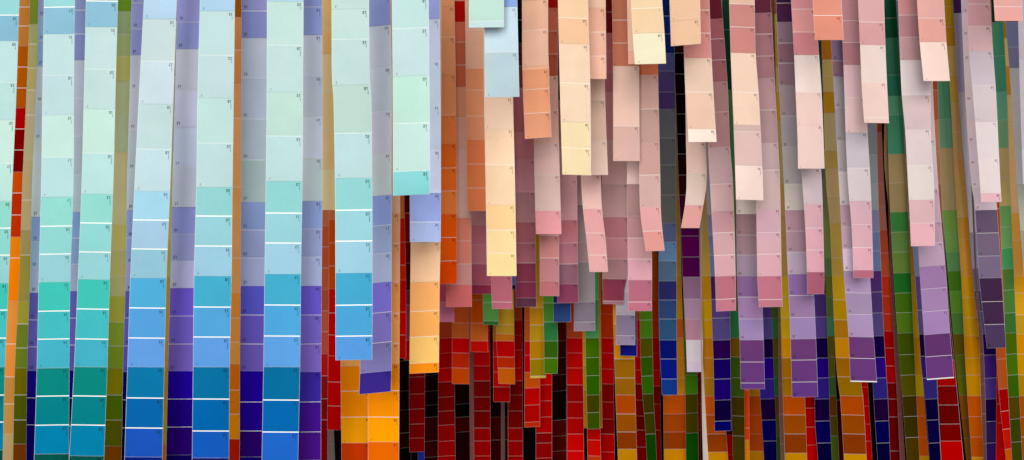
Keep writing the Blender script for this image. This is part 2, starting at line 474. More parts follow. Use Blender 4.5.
strip('grey back of a twisted strip below the scarlet strip', 2,
      [(0, 325, 331), (420, 326, 333.5), (460, 327, 335)],
      [(474, 174, 169, 161, 0)], yaw=0.035, pale=False)
strip('pale mint strip whose sky blue lower end hangs over orange strips', 1.05,
      [(0, 331.6, 369), (80, 332, 369.6), (92, 333.4, 371), (184, 335, 372.2), (276, 335.4, 372.4), (360, 335.6, 372.2)],
      [(39, 161, 184, 178, 2), (85, 161, 183, 180, 0), (133, 154, 178, 168, 2), (178, 157, 183, 183, 0), (210, 121,
       175, 174, 1), (241, 129, 175, 182, 1), (273, 134, 175, 190, 0), (305, 56, 140, 172, 1), (336, 63, 140, 183, 1),
       (360, 75, 133, 192, 0)], yaw=0.008)
strip('lavender strip ending in a violet patch over the orange strips', 1.2,
      [(0, 357, 390.4), (92, 359, 392), (184, 360, 391.6), (276, 360, 391.6), (368, 360, 391.6), (393, 359, 391)],
      [(26, 147, 157, 214, 0), (68, 193, 200, 216, 2), (112, 198, 207, 218, 2), (154, 210, 209, 224, 2), (196, 209,
       219, 221, 0), (226, 152, 171, 230, 1), (254, 159, 173, 213, 2), (283, 169, 179, 212, 0), (313, 125, 113, 209,
       1), (343, 131, 118, 197, 1), (372, 123, 116, 171, 0), (393, 54, 36, 127, 0)], yaw=0.014, tilt=-3)
strip('short pale mint strip with a turquoise tip, over the periwinkle strip', 1.06,
      [(0, 392, 428.6), (92, 392.8, 429.4), (195, 393, 430)],
      [(28, 158, 184, 181, 2), (76, 163, 185, 184, 0), (123, 159, 189, 176, 2), (171, 166, 191, 184, 0), (195, 115,
       178, 178, 0)], tilt=-1.5)
strip('periwinkle strip ending above a pale orange strip', 1.23,
      [(0, 409, 439.6), (92, 410, 440.4), (184, 409.8, 441), (242, 410, 440.6)],
      [(19, 152, 160, 217, 0), (61, 194, 202, 226, 2), (105, 189, 204, 225, 2), (150, 190, 205, 226, 2), (193, 200,
       210, 238, 0), (222, 145, 161, 215, 1), (242, 156, 172, 211, 0)], tilt=0)
strip('long peach to bright orange strip, right one of two orange strips at the bottom', 1.3,
      [(0, 368, 400), (195, 369, 400.2), (276, 369, 399.8), (368, 368, 399.4), (460, 368, 399)],
      [(213, 238, 198, 163, 0), (243, 238, 174, 131, 1), (283, 238, 172, 127, 0), (313, 238, 156, 79, 1), (343, 238,
       162, 84, 1), (364, 238, 166, 86, 0), (390.6, 238, 133, 0, 1), (417, 238, 136, 0, 1), (442, 238, 148, 0, 0),
       (474, 215, 95, 0, 0)])
strip('bright orange strip directly under the sky blue end of a pale mint strip', 1.34,
      [(0, 341, 371), (361, 340.6, 371), (460, 341.6, 371.5)],
      [(366, 238, 166, 86, 0), (391, 238, 133, 0, 1), (417, 238, 136, 0, 1), (443, 238, 155, 3, 0), (474, 195, 55, 0,
       0)])
strip('pure red strip in the gap left of the pale orange strip', 1.75,
      [(0, 386, 404), (195, 386, 404.3), (276, 386, 406), (358, 386, 406)],
      [(218, 238, 131, 61, 0), (242, 238, 27, 0, 1), (265, 238, 21, 0, 1), (280, 238, 47, 0, 0), (312, 238, 0, 0, 1),
       (335, 238, 0, 0, 1), (358, 216, 0, 0, 0)], pale=False)
strip('dark maroon strip deep behind the red strip and the pale orange strip', 1.95,
      [(0, 403, 423), (276, 404, 424), (360, 404, 424)],
      [(213, 99, 5, 5, 1), (242, 157, 9, 9, 1), (263, 125, 9, 9, 1), (290, 101, 0, 0, 0), (305, 164, 46, 55, 1), (340,
       203, 68, 79, 0), (360, 226, 0, 0, 0)], pale=False)
strip('pale peach to apricot strip hanging under the periwinkle strip', 1.31,
      [(0, 411, 441.5), (242, 410.6, 440.6), (276, 410.4, 439.8), (373, 409.4, 438.8)],
      [(242, 238, 197, 162, 0), (282, 238, 193, 151, 0), (311, 238, 168, 100, 1), (336.6, 238, 166, 87, 1), (363, 238,
       188, 104, 0), (373, 236, 135, 16, 0)], tilt=-1.5)
strip('copper orange strip right of the periwinkle strip, with burnt orange lower end', 1.52,
      [(0, 430, 454.4), (92, 431, 456), (184, 431, 456.6), (284, 431, 457)],
      [(37, 238, 162, 114, 1), (75, 238, 162, 114, 0), (115, 238, 154, 102, 1), (144, 238, 133, 69, 0), (168, 238,
       109, 37, 1), (191, 238, 112, 38, 1), (214, 238, 131, 63, 0), (237.5, 238, 92, 5, 1), (261, 238, 92, 8, 1),
       (284, 238, 77, 0, 0)])
strip('brown strip with a rose pink lower end between two copper strips', 1.6,
      [(0, 445, 469), (92, 446, 470), (184, 446, 471), (276, 446, 471.6), (307, 446, 471.8)],
      [(1, 238, 157, 122, 0), (22, 190, 14, 4, 0), (42, 218, 116, 87, 1), (65, 206, 109, 78, 1), (87, 210, 107, 74,
       0), (118, 238, 161, 124, 1), (150, 238, 177, 154, 0), (184, 238, 189, 172, 1), (218, 238, 189, 172, 0), (241,
       238, 144, 119, 1), (264, 238, 144, 123, 1), (285, 229, 158, 152, 0), (307, 238, 122, 123, 0)], marks='tr', pale=False)
strip('copper orange strip left of the long cream strip', 1.55,
      [(0, 465, 490), (92, 466, 491), (184, 467, 491.5), (211, 467.4, 492)],
      [(30, 238, 191, 161, 1), (69, 238, 186, 156, 0), (90, 238, 156, 111, 1), (116, 238, 159, 115, 1), (140, 238,
       159, 117, 0), (164, 238, 132, 82, 1), (188, 238, 133, 80, 1), (211, 238, 132, 83, 0)])
strip('mauve strip hanging below the copper strip that is left of the cream strip', 1.78,
      [(0, 470, 493), (211, 471, 494), (294, 472, 495)],
      [(225, 238, 172, 175, 0), (245, 238, 143, 157, 1), (264, 238, 147, 160, 1), (285, 206, 107, 128, 0), (294, 176,
       57, 90, 0)])
strip('short mint strip at the top edge, overlapping a pale blue strip', 1.175,
      [(0, 469, 504), (27.5, 469, 504)],
      [(-20, 150, 188, 178, 2), (21, 163, 190, 180, 2), (27.5, 170, 192, 191, 0)], pale=False)
strip('short pale blue strip hanging in front of the long cream strip', 1.2,
      [(0, 484, 517.2), (92, 485.2, 519.2), (97, 485.3, 519.4)],
      [(7, 118, 143, 192, 0), (52, 171, 190, 199, 2), (97, 158, 177, 182, 0)], tilt=-0.4)
strip('long cream and buttery yellow strip below the short pale blue strip', 1.36,
      [(0, 482.6, 511.5), (97, 484, 513), (184, 485.6, 515), (276, 487, 516.6)],
      [(60, 238, 198, 172, 1), (97, 238, 200, 169, 1), (129, 238, 205, 178, 0), (165, 238, 202, 168, 1), (205, 226,
       194, 158, 0), (230, 228, 190, 136, 1), (253, 228, 198, 146, 1), (276, 228, 201, 142, 0)], tilt=0)
strip('plum mauve strip right of the long cream strip', 1.72,
      [(0, 511, 533), (92, 513, 534), (184, 514, 535), (276, 515.5, 536), (307, 516, 536.5)],
      [(20, 29, 4, 4, 1), (43, 0, 0, 0, 0), (66, 105, 34, 38, 1), (88, 148, 72, 78, 1), (133, 221, 129, 140, 1), (160,
       233, 150, 159, 0), (192, 233, 163, 175, 1), (222, 202, 145, 150, 0), (243, 183, 106, 116, 1), (263, 176, 105,
       116, 1), (282, 134, 56, 76, 0), (298, 129, 48, 75, 0), (307, 93, 51, 70, 0)])
strip('terracotta peach strip with a crooked joint near the top', 1.42,
      [(0, 522, 548), (62, 522.2, 548.4), (68, 522.4, 549), (92, 523, 549.6), (138, 525, 551.6)],
      [(30, 228, 179, 152, 1), (66, 231, 184, 158, 0), (70, 238, 178, 143, 0), (89, 228, 157, 117, 1), (113, 230, 158,
       117, 1), (138, 219, 151, 116, 0)], tilt=-2)
strip('greyish pink strip with a salmon tip below the terracotta strip', 1.58,
      [(0, 532, 558), (92, 533, 558), (184, 534.6, 560), (234, 536, 561.4)],
      [(8, 186, 21, 4, 0), (31, 229, 124, 95, 1), (54, 209, 109, 83, 1), (76, 194, 98, 72, 0), (110, 238, 189, 174,
       1), (143, 238, 189, 174, 0), (175, 230, 191, 183, 2), (211, 220, 188, 179, 0), (234, 230, 155, 159, 0)], tilt=0)
strip('dusty rose strip under the salmon tip of the greyish pink strip', 1.66,
      [(0, 538, 558), (234, 539.6, 559), (296, 540, 559.2)],
      [(236, 238, 174, 174, 0), (258, 205, 135, 131, 1), (281, 189, 127, 129, 0), (296, 187, 110, 115, 0)])
strip('mauve and magenta grey strip right of the salmon tipped strip', 1.72,
      [(0, 555, 575), (175, 556, 577), (276, 557, 578), (303, 557.4, 578.4)],
      [(30, 17, 0, 0, 1), (60, 6, 0, 0, 0), (100, 52, 27, 25, 1), (140, 212, 154, 149, 1), (180, 238, 175, 178, 0),
       (220, 236, 175, 180, 0), (243, 206, 127, 137, 1), (264, 186, 119, 131, 1), (284, 144, 96, 112, 0), (303, 132,
       59, 87, 0)])
strip('cream yellow strip, the widest one right of the terracotta strip', 1.36,
      [(0, 558, 588), (92, 560, 590.4), (175, 562.4, 591)],
      [(18, 217, 183, 146, 1), (44, 215, 173, 138, 0), (83, 217, 189, 162, 1), (122, 218, 191, 163, 0), (148, 219,
       198, 157, 1), (175, 221, 199, 158, 0)], tilt=1)
strip('short salmon pink strip right of the wide cream yellow strip', 1.42,
      [(0, 577, 605.6), (79, 578, 606.4)],
      [(8, 222, 183, 158, 0), (32, 221, 169, 142, 1), (56, 222, 172, 149, 1), (79, 231, 180, 156, 0)], tilt=0)
strip('beige pink strip under the short salmon strip beside the cream yellow one', 1.52,
      [(0, 578, 604), (92, 580, 605), (175, 582.5, 608)],
      [(60, 211, 175, 156, 1), (100, 238, 198, 178, 1), (141, 220, 184, 165, 0), (175, 225, 193, 177, 0)], tilt=0)
strip('salmon pink strip curving right, below the wide cream yellow strip', 1.6,
      [(0, 580, 601), (175, 581, 601), (209, 583, 602), (240, 586.6, 605.6), (272, 589.6, 608)],
      [(140, 192, 161, 153, 2), (175, 200, 159, 149, 1), (209, 238, 191, 182, 0), (233, 226, 162, 162, 1), (255, 222,
       162, 160, 1), (272, 220, 163, 161, 0)], tilt=0)
strip('steel grey strip with lavender grey tip under the curving salmon strip', 1.82,
      [(0, 571, 592), (184, 573, 594), (276, 574, 595), (331, 574, 595.2)],
      [(180, 238, 191, 189, 0), (205, 238, 191, 189, 0), (242, 190, 158, 161, 0), (262, 186, 154, 154, 2), (302, 154,
       142, 144, 0), (322, 132, 118, 132, 2), (331, 142, 125, 140, 0)])
strip('maroon to mauve strip behind and right of the curving salmon strip', 1.75,
      [(0, 600, 626), (92, 601, 627.6), (184, 602, 628.4), (240, 602.2, 628.6), (276, 602.5, 627), (290, 602.8, 624.4), (304, 603, 623.8)],
      [(12, 138, 25, 29, 1), (33, 148, 25, 32, 0), (51, 238, 130, 132, 1), (72, 238, 134, 142, 1), (92, 221, 131, 140,
       0), (140, 238, 162, 162, 1), (184, 238, 184, 179, 2), (217, 218, 170, 166, 0), (238, 197, 128, 132, 1), (259,
       208, 139, 143, 2), (279, 183, 134, 137, 0), (301, 141, 58, 78, 1), (304, 165, 115, 127, 0)])
strip('terracotta to pale pink strip cut off squarely left of the bent pink strip', 1.5,
      [(0, 612, 637), (66, 613, 639), (161, 613.2, 639.6)],
      [(20, 183, 111, 84, 1), (43, 191, 113, 88, 1), (66, 190, 114, 87, 0), (126, 226, 187, 171, 1), (161, 206, 167,
       155, 0)], tilt=0)
strip('short peach strip mostly hidden by the pale yellow strip at the top', 1.38,
      [(0, 627, 656), (64, 628.4, 657)],
      [(20, 238, 187, 160, 1), (50, 238, 187, 160, 1), (64, 238, 174, 147, 0)], tilt=0, pale=False)
strip('short cream to pale yellow strip hanging from the top, beside a navy strip', 1.25,
      [(0, 631, 662), (33, 632.6, 664.4), (64, 635, 666)],
      [(8, 212, 186, 149, 1), (33, 211, 181, 144, 0), (64, 211, 202, 172, 0)], tilt=-0.8)
strip('rose pink strip with a deeper pink tip, left of the bent salmon strip', 1.6,
      [(0, 625, 650), (92, 626.4, 651), (184, 627, 651.6), (276, 628, 652), (311, 628.2, 651.8)],
      [(100, 238, 190, 174, 2), (150, 141, 115, 109, 2), (184, 238, 197, 187, 0), (216, 175, 135, 131, 0), (238, 186,
       136, 136, 1), (259, 205, 153, 155, 1), (280, 212, 156, 166, 0), (302, 172, 100, 118, 1), (311, 187, 107, 126,
       0)], tilt=0)
strip('bent strip of pale pink with a salmon end swinging to the right', 1.52,
      [(0, 637, 656), (66, 638.6, 658), (92, 639.8, 658.4), (184, 639.4, 660.4), (215, 640.6, 661), (251, 646, 664.6)],
      [(20, 140, 74, 50, 1), (44, 140, 74, 50, 1), (75, 214, 117, 83, 0), (109, 201, 158, 146, 1), (142, 182, 145,
       135, 0), (175, 190, 148, 140, 1), (207, 196, 159, 152, 0), (231, 215, 154, 154, 1), (251, 215, 146, 138, 0)], tilt=-0.5)
strip('navy to slate strip ending in bright blue, right of the bent salmon strip', 1.95,
      [(0, 655, 674), (92, 657.5, 675), (184, 659, 676), (276, 658.6, 676.6), (340, 659.4, 676.8), (395, 662, 677.5)],
      [(16, 12, 35, 100, 1), (34, 18, 42, 128, 1), (53, 21, 44, 123, 0), (71, 100, 100, 166, 1), (92, 101, 83, 150,
       1), (109, 96, 73, 141, 0), (138, 129, 133, 140, 1), (165, 120, 123, 128, 1), (195, 118, 120, 120, 1), (223,
       122, 123, 117, 0), (242, 109, 119, 165, 1), (261, 115, 159, 206, 1), (281, 94, 125, 156, 0), (300, 49, 50, 116,
       1), (319, 51, 77, 130, 1), (340, 48, 89, 133, 0), (359, 5, 19, 115, 1), (379, 5, 24, 133, 1), (395, 18, 56,
       140, 0)], marks='tr', tilt=0)
strip('mustard and brown strip behind the navy strip that ends in bright blue', 2.15,
      [(0, 656, 676), (92, 659, 679), (184, 661, 680), (276, 662, 681.5), (368, 663, 684.5), (460, 664, 687)],
      [(60, 125, 101, 52, 0), (120, 221, 191, 112, 1), (160, 238, 200, 129, 1), (200, 238, 191, 98, 1), (240, 238,
       187, 82, 1), (276, 238, 184, 65, 0), (300, 238, 171, 32, 1), (319, 238, 179, 32, 1), (338, 238, 119, 29, 0),
       (358, 238, 157, 32, 1), (378, 238, 157, 32, 1), (395, 227, 149, 29, 0), (414, 210, 89, 9, 1), (432, 176, 74, 5,
       1), (449, 157, 62, 2, 0), (474, 222, 144, 0, 0)], pale=False)
strip('black and plum strip with lilac white lower end, in a dark gap', 2,
      [(0, 671, 691), (92, 675.5, 695), (184, 678.6, 698), (220, 680.4, 699), (276, 682.6, 700), (340, 686, 703), (372, 687, 702.4)],
      [(10, 45, 11, 11, 1), (33, 37, 7, 7, 1), (53, 62, 20, 20, 1), (74, 14, 0, 0, 1), (94, 27, 5, 5, 1), (114, 20, 5,
       5, 1), (134, 20, 5, 5, 1), (154, 27, 5, 5, 1), (175, 40, 9, 9, 1), (195, 61, 9, 19, 1), (220, 85, 3, 61, 1),
       (236, 100, 0, 91, 1), (257, 110, 0, 98, 1), (277, 97, 0, 89, 0), (299, 167, 124, 159, 1), (319, 194, 153, 183,
       2), (340, 204, 144, 168, 0), (361, 238, 224, 233, 2), (372, 238, 215, 238, 0)], pale=False, tilt=0)
strip('short peach strip with blank square end at the top, right of the navy strip', 1.32,
      [(0, 669.6, 700), (45, 671, 700.8)],
      [(-10, 209, 171, 139, 1), (20, 210, 172, 140, 0), (45, 208, 170, 138, 0)], tilt=-2.4)
strip('blush strip ending in an almost white patch over the dark gap', 1.42,
      [(0, 682, 709.4), (45, 683.6, 711), (92, 685.4, 713.4), (130, 688, 715.8), (142, 688.6, 716.6)],
      [(10, 192, 125, 116, 1), (33, 193, 125, 118, 1), (58, 198, 131, 123, 0), (92, 213, 183, 161, 1), (129, 216, 180,
       158, 0), (142, 226, 201, 185, 0)], tilt=0)
strip('pale pink strip curling to the left with a salmon tip', 1.62,
      [(0, 684, 705), (142, 686, 706), (184, 686.6, 706.6), (205, 685, 703.4), (228, 681, 699.4)],
      [(100, 142, 99, 98, 2), (142, 233, 196, 182, 2), (173, 231, 194, 180, 0), (205, 220, 196, 179, 0), (228, 216,
       155, 147, 0)], tilt=0)
strip('mauve strip fading to pink with a rose tip, right of the blush strip', 1.58,
      [(0, 704, 721.4), (92, 706, 728), (146, 708, 730), (184, 710, 733), (276, 715, 735.6), (311, 716.2, 736)],
      [(19, 107, 33, 49, 0), (39, 172, 100, 106, 1), (60, 167, 98, 108, 1), (82, 166, 103, 108, 0), (112, 183, 136,
       134, 2), (147, 187, 140, 139, 0), (184, 197, 162, 163, 2), (211, 202, 166, 163, 0), (232.6, 192, 144, 147, 1),
       (255, 201, 157, 160, 1), (276, 210, 160, 166, 0), (299, 180, 106, 121, 1), (311, 188, 115, 129, 0)], tilt=-1)
strip('olive to mustard strip left of the blue strip that ends near the bottom', 2.05,
      [(0, 692, 710), (92, 694, 712), (184, 697, 716), (276, 699, 717), (368, 702, 722), (460, 707, 728)],
      [(90, 145, 130, 82, 1), (130, 187, 161, 92, 1), (170, 194, 168, 102, 0), (200, 238, 199, 118, 1), (230, 238,
       199, 118, 1), (276, 238, 191, 87, 0), (300, 230, 165, 25, 1), (320, 238, 184, 16, 1), (338, 238, 173, 16, 0),
       (358, 222, 138, 14, 1), (378, 207, 136, 25, 1), (396, 192, 132, 23, 0), (415, 222, 95, 12, 1), (434, 197, 84,
       11, 1), (452, 161, 66, 3, 0), (474, 218, 144, 0, 0)], pale=False)
strip('slate to royal blue strip ending just above the bottom edge', 1.9,
      [(0, 703, 722), (184, 706, 724), (276, 710.4, 729), (340, 712.6, 730.4), (368, 713.6, 730.6), (431, 714.6, 731.4)],
      [(90, 134, 124, 140, 0), (150, 218, 203, 210, 2), (184, 234, 218, 225, 2), (215, 238, 221, 221, 0), (235, 176,
       176, 217, 1), (255, 143, 153, 190, 1), (276, 133, 142, 185, 0), (299, 76, 37, 99, 1), (318, 98, 72, 139, 1),
       (340, 96, 80, 145, 0), (359, 46, 0, 85, 1), (379, 27, 0, 108, 1), (400, 30, 0, 121, 0), (421, 16, 0, 61, 1),
       (431, 0, 0, 105, 0)], yaw=0.012, tilt=-0.5)
strip('green strip turned sideways, right of the royal blue strip near the bottom', 2,
      [(0, 722, 737), (276, 728, 743), (368, 731, 744), (460, 733, 745)],
      [(90, 34, 85, 62, 0), (180, 121, 176, 114, 1), (276, 133, 159, 89, 1), (311, 96, 116, 44, 0), (338, 58, 154, 88,
       0), (357, 150, 108, 9, 1), (378, 77, 111, 24, 1), (397, 72, 104, 21, 0), (416, 82, 66, 0, 1), (436, 77, 66, 0,
       1), (474, 81, 69, 0, 0)], yaw=0.035, pale=False)
strip('dark forest green strip left of the tall blush strip', 2.1,
      [(0, 716, 736), (92, 722, 742), (184, 727.5, 747), (276, 730, 750), (368, 732, 752)],
      [(5, 3, 26, 17, 1), (21, 5, 57, 35, 1), (58, 9, 62, 35, 0), (75, 46, 103, 82, 1), (92, 46, 105, 82, 1), (113,
       43, 103, 65, 0), (145, 82, 121, 92, 1), (170, 82, 121, 92, 0), (205, 148, 121, 74, 1), (240, 148, 121, 74, 0),
       (265, 135, 121, 65, 1), (290, 132, 107, 50, 0), (330, 115, 96, 33, 1), (368, 97, 90, 16, 0)], pale=False)
strip('tall blush strip, lowest patch almost white, right of the dark forest green strip', 1.46,
      [(0, 729.4, 754.6), (52, 730.6, 755.6), (92, 732.4, 758.6), (129, 734, 760.6), (184, 735.6, 763), (200, 736, 763.4)],
      [(4, 211, 170, 148, 1), (27, 186, 124, 116, 1), (53, 189, 124, 117, 0), (92, 223, 190, 170, 1), (125, 226, 193,
       171, 0), (131.5, 194, 165, 157, 2), (166, 207, 174, 168, 2), (200, 229, 201, 190, 0)], tilt=0.8)
strip('grey to lilac strip ending in violet, first of four violet tips from left', 1.64,
      [(0, 729, 754), (92, 732, 757), (200, 736, 761), (276, 737, 761.6), (340, 739.6, 763.6), (389, 740.8, 764.8)],
      [(90, 226, 202, 191, 2), (140, 191, 177, 164, 2), (180, 216, 200, 189, 0), (214, 238, 221, 209, 0), (235, 167,
       131, 136, 2), (255, 164, 134, 141, 2), (276, 164, 145, 162, 0), (297, 142, 106, 151, 1), (319, 168, 129, 174,
       2), (340, 156, 130, 176, 0), (362, 103, 55, 111, 1), (383, 101, 55, 117, 1), (389, 97, 56, 128, 0)], marks='bl', tilt=0)
strip('mauve strip turning rose pink, right of the tall blush strip', 1.54,
      [(0, 752, 770.6), (92, 754, 775.4), (143, 755, 778), (184, 756, 780), (276, 757.4, 781.6), (307, 759, 782.6)],
      [(13, 93, 38, 55, 0), (34, 148, 97, 104, 1), (56, 154, 108, 114, 2), (78, 158, 112, 116, 0), (110, 171, 133,
       137, 2), (143, 163, 131, 133, 0), (170, 178, 151, 152, 2), (209, 190, 163, 159, 0), (232.4, 196, 156, 165, 2),
       (254, 204, 160, 167, 1), (276, 213, 161, 169, 0), (299.5, 184, 109, 124, 1), (307, 187, 114, 128, 0)], tilt=-0.5)
strip('olive to amber strip between the first and second violet tips', 1.9,
      [(0, 765, 786), (92, 771, 792), (184, 776, 797), (276, 779, 801), (368, 782, 804), (460, 785, 807)],
      [(14, 178, 98, 22, 0), (31, 222, 200, 53, 1), (50, 227, 181, 55, 1), (67, 222, 177, 53, 0), (92, 238, 197, 118,
       1), (121, 238, 190, 53, 0), (152, 227, 196, 126, 1), (184, 227, 197, 126, 0), (215, 232, 185, 104, 1), (245,
       220, 176, 99, 1), (276, 218, 173, 97, 0), (297, 238, 195, 38, 1), (318, 238, 195, 38, 1), (338, 229, 181, 29,
       0), (358, 238, 161, 3, 1), (378, 190, 121, 0, 1), (396, 177, 119, 0, 0), (415, 200, 80, 0, 1), (434, 164, 75,
       0, 1), (453, 143, 57, 0, 0), (474, 201, 134, 0, 0)], pale=False)
strip('grey plum strip turning lilac and violet, second of four violet tips from left', 1.6,
      [(0, 776, 800), (92, 779.5, 803), (184, 784, 808), (276, 788, 813), (340, 790.6, 816), (397, 792, 818)],
      [(3, 61, 30, 70, 1), (22, 78, 38, 75, 0), (43, 148, 119, 134, 1), (63, 141, 103, 115, 1), (85, 149, 115, 129,
       0), (116, 162, 142, 147, 2), (147, 165, 154, 159, 0), (184, 176, 166, 167, 2), (210, 201, 191, 183, 0), (231,
       171, 134, 146, 2), (252, 168, 135, 147, 2), (274, 181, 161, 178, 0), (295.4, 141, 105, 158, 1), (317.4, 149,
       117, 156, 2), (339, 153, 127, 173, 0), (360, 102, 55, 110, 1), (382, 101, 55, 117, 1), (397, 97, 54, 126, 0)], marks='bl', tilt=-0.3)
strip('rose to pale pink strip cut square under the peach strip at the top', 1.46,
      [(0, 791, 815), (54, 794, 819), (92, 795.6, 821.6), (140, 797.6, 823.6), (168.6, 798, 824.6)],
      [(9, 210, 139, 143, 1), (32, 220, 150, 145, 1), (55, 205, 129, 133, 0), (92, 226, 203, 193, 2), (125, 222, 190,
       179, 0), (168.6, 222, 191, 181, 0)], tilt=0)
strip('pink strip with deep rose tip below the square cut pale pink strip', 1.53,
      [(0, 797, 817), (168, 801, 821), (184, 802.4, 822), (230, 805.4, 823.4), (276, 807, 824.4), (294, 807.2, 824)],
      [(120, 195, 179, 179, 2), (168, 196, 175, 178, 2), (204, 207, 185, 188, 0), (228, 214, 166, 174, 1), (250, 222,
       166, 174, 1), (272, 223, 165, 175, 0), (294, 170, 93, 113, 0)], yaw=0.015, tilt=0)
strip('short bright peach strip at the top edge over green and olive strips', 1.32,
      [(0, 812.6, 841.4), (40, 815, 843.6)],
      [(-10, 204, 133, 113, 1), (15.4, 204, 133, 113, 1), (40, 204, 130, 110, 0)], tilt=0)
strip('olive to golden brown strip just left of the third violet tip', 1.86,
      [(0, 820, 838), (92, 823, 841), (184, 826, 846), (223, 829.6, 850), (276, 832, 854), (368, 836.4, 859), (396, 840, 863), (460, 844, 866.6)],
      [(40, 119, 87, 22, 0), (60, 217, 130, 32, 1), (76, 230, 200, 114, 1), (92, 228, 198, 114, 0), (113, 217, 159,
       39, 0), (150, 214, 191, 132, 1), (169, 208, 173, 93, 0), (196, 213, 178, 119, 1), (223, 207, 173, 116, 0),
       (258, 204, 165, 80, 1), (276, 206, 166, 71, 0), (300, 216, 170, 29, 1), (320, 202, 155, 8, 1), (338, 190, 128,
       17, 0), (358, 221, 145, 1, 1), (377, 175, 108, 0, 1), (396, 160, 110, 0, 0), (415, 184, 73, 0, 1), (434, 157,
       71, 0, 1), (454, 141, 56, 0, 0), (474, 207, 142, 1, 0)], pale=False)
strip('green strip left of the golden brown strip, turned away from the viewer', 2,
      [(0, 806, 824), (92, 809, 826), (217, 815, 830), (276, 818, 832.6), (368, 822, 837), (460, 829, 842)],
      [(40, 34, 110, 74, 0), (92, 74, 152, 114, 1), (120, 48, 76, 51, 1), (150, 45, 60, 33, 1), (180, 197, 201, 127,
       1), (217, 204, 210, 140, 0), (240, 204, 227, 120, 1), (258, 176, 227, 114, 1), (276, 148, 201, 120, 0), (297,
       163, 178, 66, 1), (317, 135, 178, 81, 1), (336, 106, 204, 127, 0), (357, 144, 135, 13, 1), (377, 135, 137, 20,
       1), (396, 87, 137, 66, 0), (416, 134, 83, 0, 1), (436, 115, 100, 13, 1), (474, 101, 130, 27, 0)], yaw=0.03, pale=False)
strip('dark red edge of a twisted strip beside the golden brown strip', 1.95,
      [(0, 826, 829), (220, 830.4, 833), (276, 832, 836), (368, 835, 839.4), (460, 839, 845)],
      [(220, 36, 0, 0, 0), (300, 68, 0, 0, 1), (360, 54, 0, 0, 0), (400, 21, 0, 0, 1), (474, 89, 5, 0, 0)], yaw=0.04, pale=False)
strip('slate grey to lilac strip ending in violet, third of four violet tips from left', 1.58,
      [(0, 829, 853), (40, 831, 855), (92, 834, 858), (184, 839, 863.5), (276, 844, 870), (337, 848.6, 873.6), (382, 850.4, 877)],
      [(20, 119, 98, 124, 1), (40, 119, 98, 124, 1), (61, 144, 119, 150, 1), (77, 152, 115, 134, 0), (108, 175, 163,
       170, 2), (141, 170, 159, 165, 0), (172, 187, 176, 181, 2), (205, 221, 206, 205, 0), (227, 198, 159, 172, 2),
       (249, 202, 170, 188, 2), (271, 233, 206, 227, 0), (293, 175, 146, 182, 2), (314.4, 159, 135, 167, 2), (337,
       167, 140, 179, 0), (358.4, 102, 55, 110, 1), (381, 102, 56, 118, 1), (382, 71, 35, 83, 0)], marks='bl', tilt=0.6)
strip('mauve to pale pink strip with a small raspberry tip', 1.52,
      [(0, 841, 862), (40, 842.4, 863), (92, 844.4, 866), (132, 845.6, 867.6), (184, 848, 870.6), (224, 851.4, 872), (278, 853.6, 873.4)],
      [(20.6, 206, 148, 151, 1), (42.4, 204, 146, 151, 1), (65, 190, 131, 136, 0), (97.4, 229, 190, 191, 2), (132.6,
       231, 194, 191, 0), (168, 190, 179, 185, 2), (201, 206, 190, 192, 0), (224.4, 206, 163, 171, 2), (247.4, 210,
       163, 171, 1), (270, 218, 164, 174, 0), (278, 177, 103, 122, 0)], tilt=0)
strip('rose strip with pale blush lower half, left of the dark green strip', 1.44,
      [(0, 858, 884), (45, 860, 885.4), (92, 862, 887.4), (123, 864.2, 889)],
      [(22, 205, 157, 157, 1), (45, 202, 148, 148, 0), (82, 220, 198, 189, 2), (117.4, 224, 191, 181, 1), (123, 224,
       191, 181, 0)], tilt=0.5)
strip('slate to navy strip left of a thin brown strip', 1.9,
      [(0, 860, 876), (123, 865, 877), (184, 867, 878), (276, 867, 881.6), (336, 869, 884), (368, 872, 886), (399, 873.6, 888), (460, 877.6, 890.4)],
      [(60, 87, 103, 99, 0), (90, 110, 110, 119, 1), (123, 134, 132, 139, 1), (155, 162, 161, 169, 1), (184, 176, 180,
       186, 0), (210, 183, 185, 192, 0), (232, 155, 153, 193, 1), (251, 129, 144, 190, 1), (271, 127, 144, 192, 0),
       (292, 96, 56, 126, 1), (313, 94, 65, 128, 1), (336, 99, 86, 147, 0), (357.4, 25, 0, 76, 1), (378, 52, 12, 144,
       1), (399, 55, 45, 143, 0), (421, 33, 0, 63, 1), (443, 0, 0, 92, 1), (474, 0, 0, 58, 0)], yaw=0.02, pale=False, tilt=-0.5)
strip('thin brown to dark red strip left of the green strip with a black gap', 2,
      [(0, 866, 876), (124, 871, 881.4), (184, 875, 884), (276, 879, 890), (368, 883, 895.4), (460, 887, 901)],
      [(132, 223, 83, 48, 0), (158, 238, 143, 124, 1), (184, 238, 143, 124, 1), (207, 238, 144, 119, 1), (230, 238,
       144, 119, 0), (253, 238, 104, 61, 1), (276, 238, 104, 61, 1), (296, 238, 68, 32, 1), (314, 238, 68, 32, 1),
       (331, 227, 64, 29, 0), (348, 210, 0, 0, 1), (366, 207, 0, 0, 1), (383, 210, 0, 0, 0), (399, 143, 0, 0, 1),
       (417, 139, 0, 0, 1), (451, 124, 0, 0, 1), (474, 123, 0, 0, 0)], pale=False)
strip('dark red strip at the bottom under the third violet tip', 2.08,
      [(0, 846, 856), (368, 856, 866.4), (382, 857, 867.6), (460, 865, 872.4)],
      [(368, 176, 0, 0, 0), (387, 238, 13, 0, 0), (406, 238, 0, 0, 1), (424, 238, 0, 0, 1), (441, 238, 0, 0, 0), (474,
       238, 7, 0, 0)], pale=False)
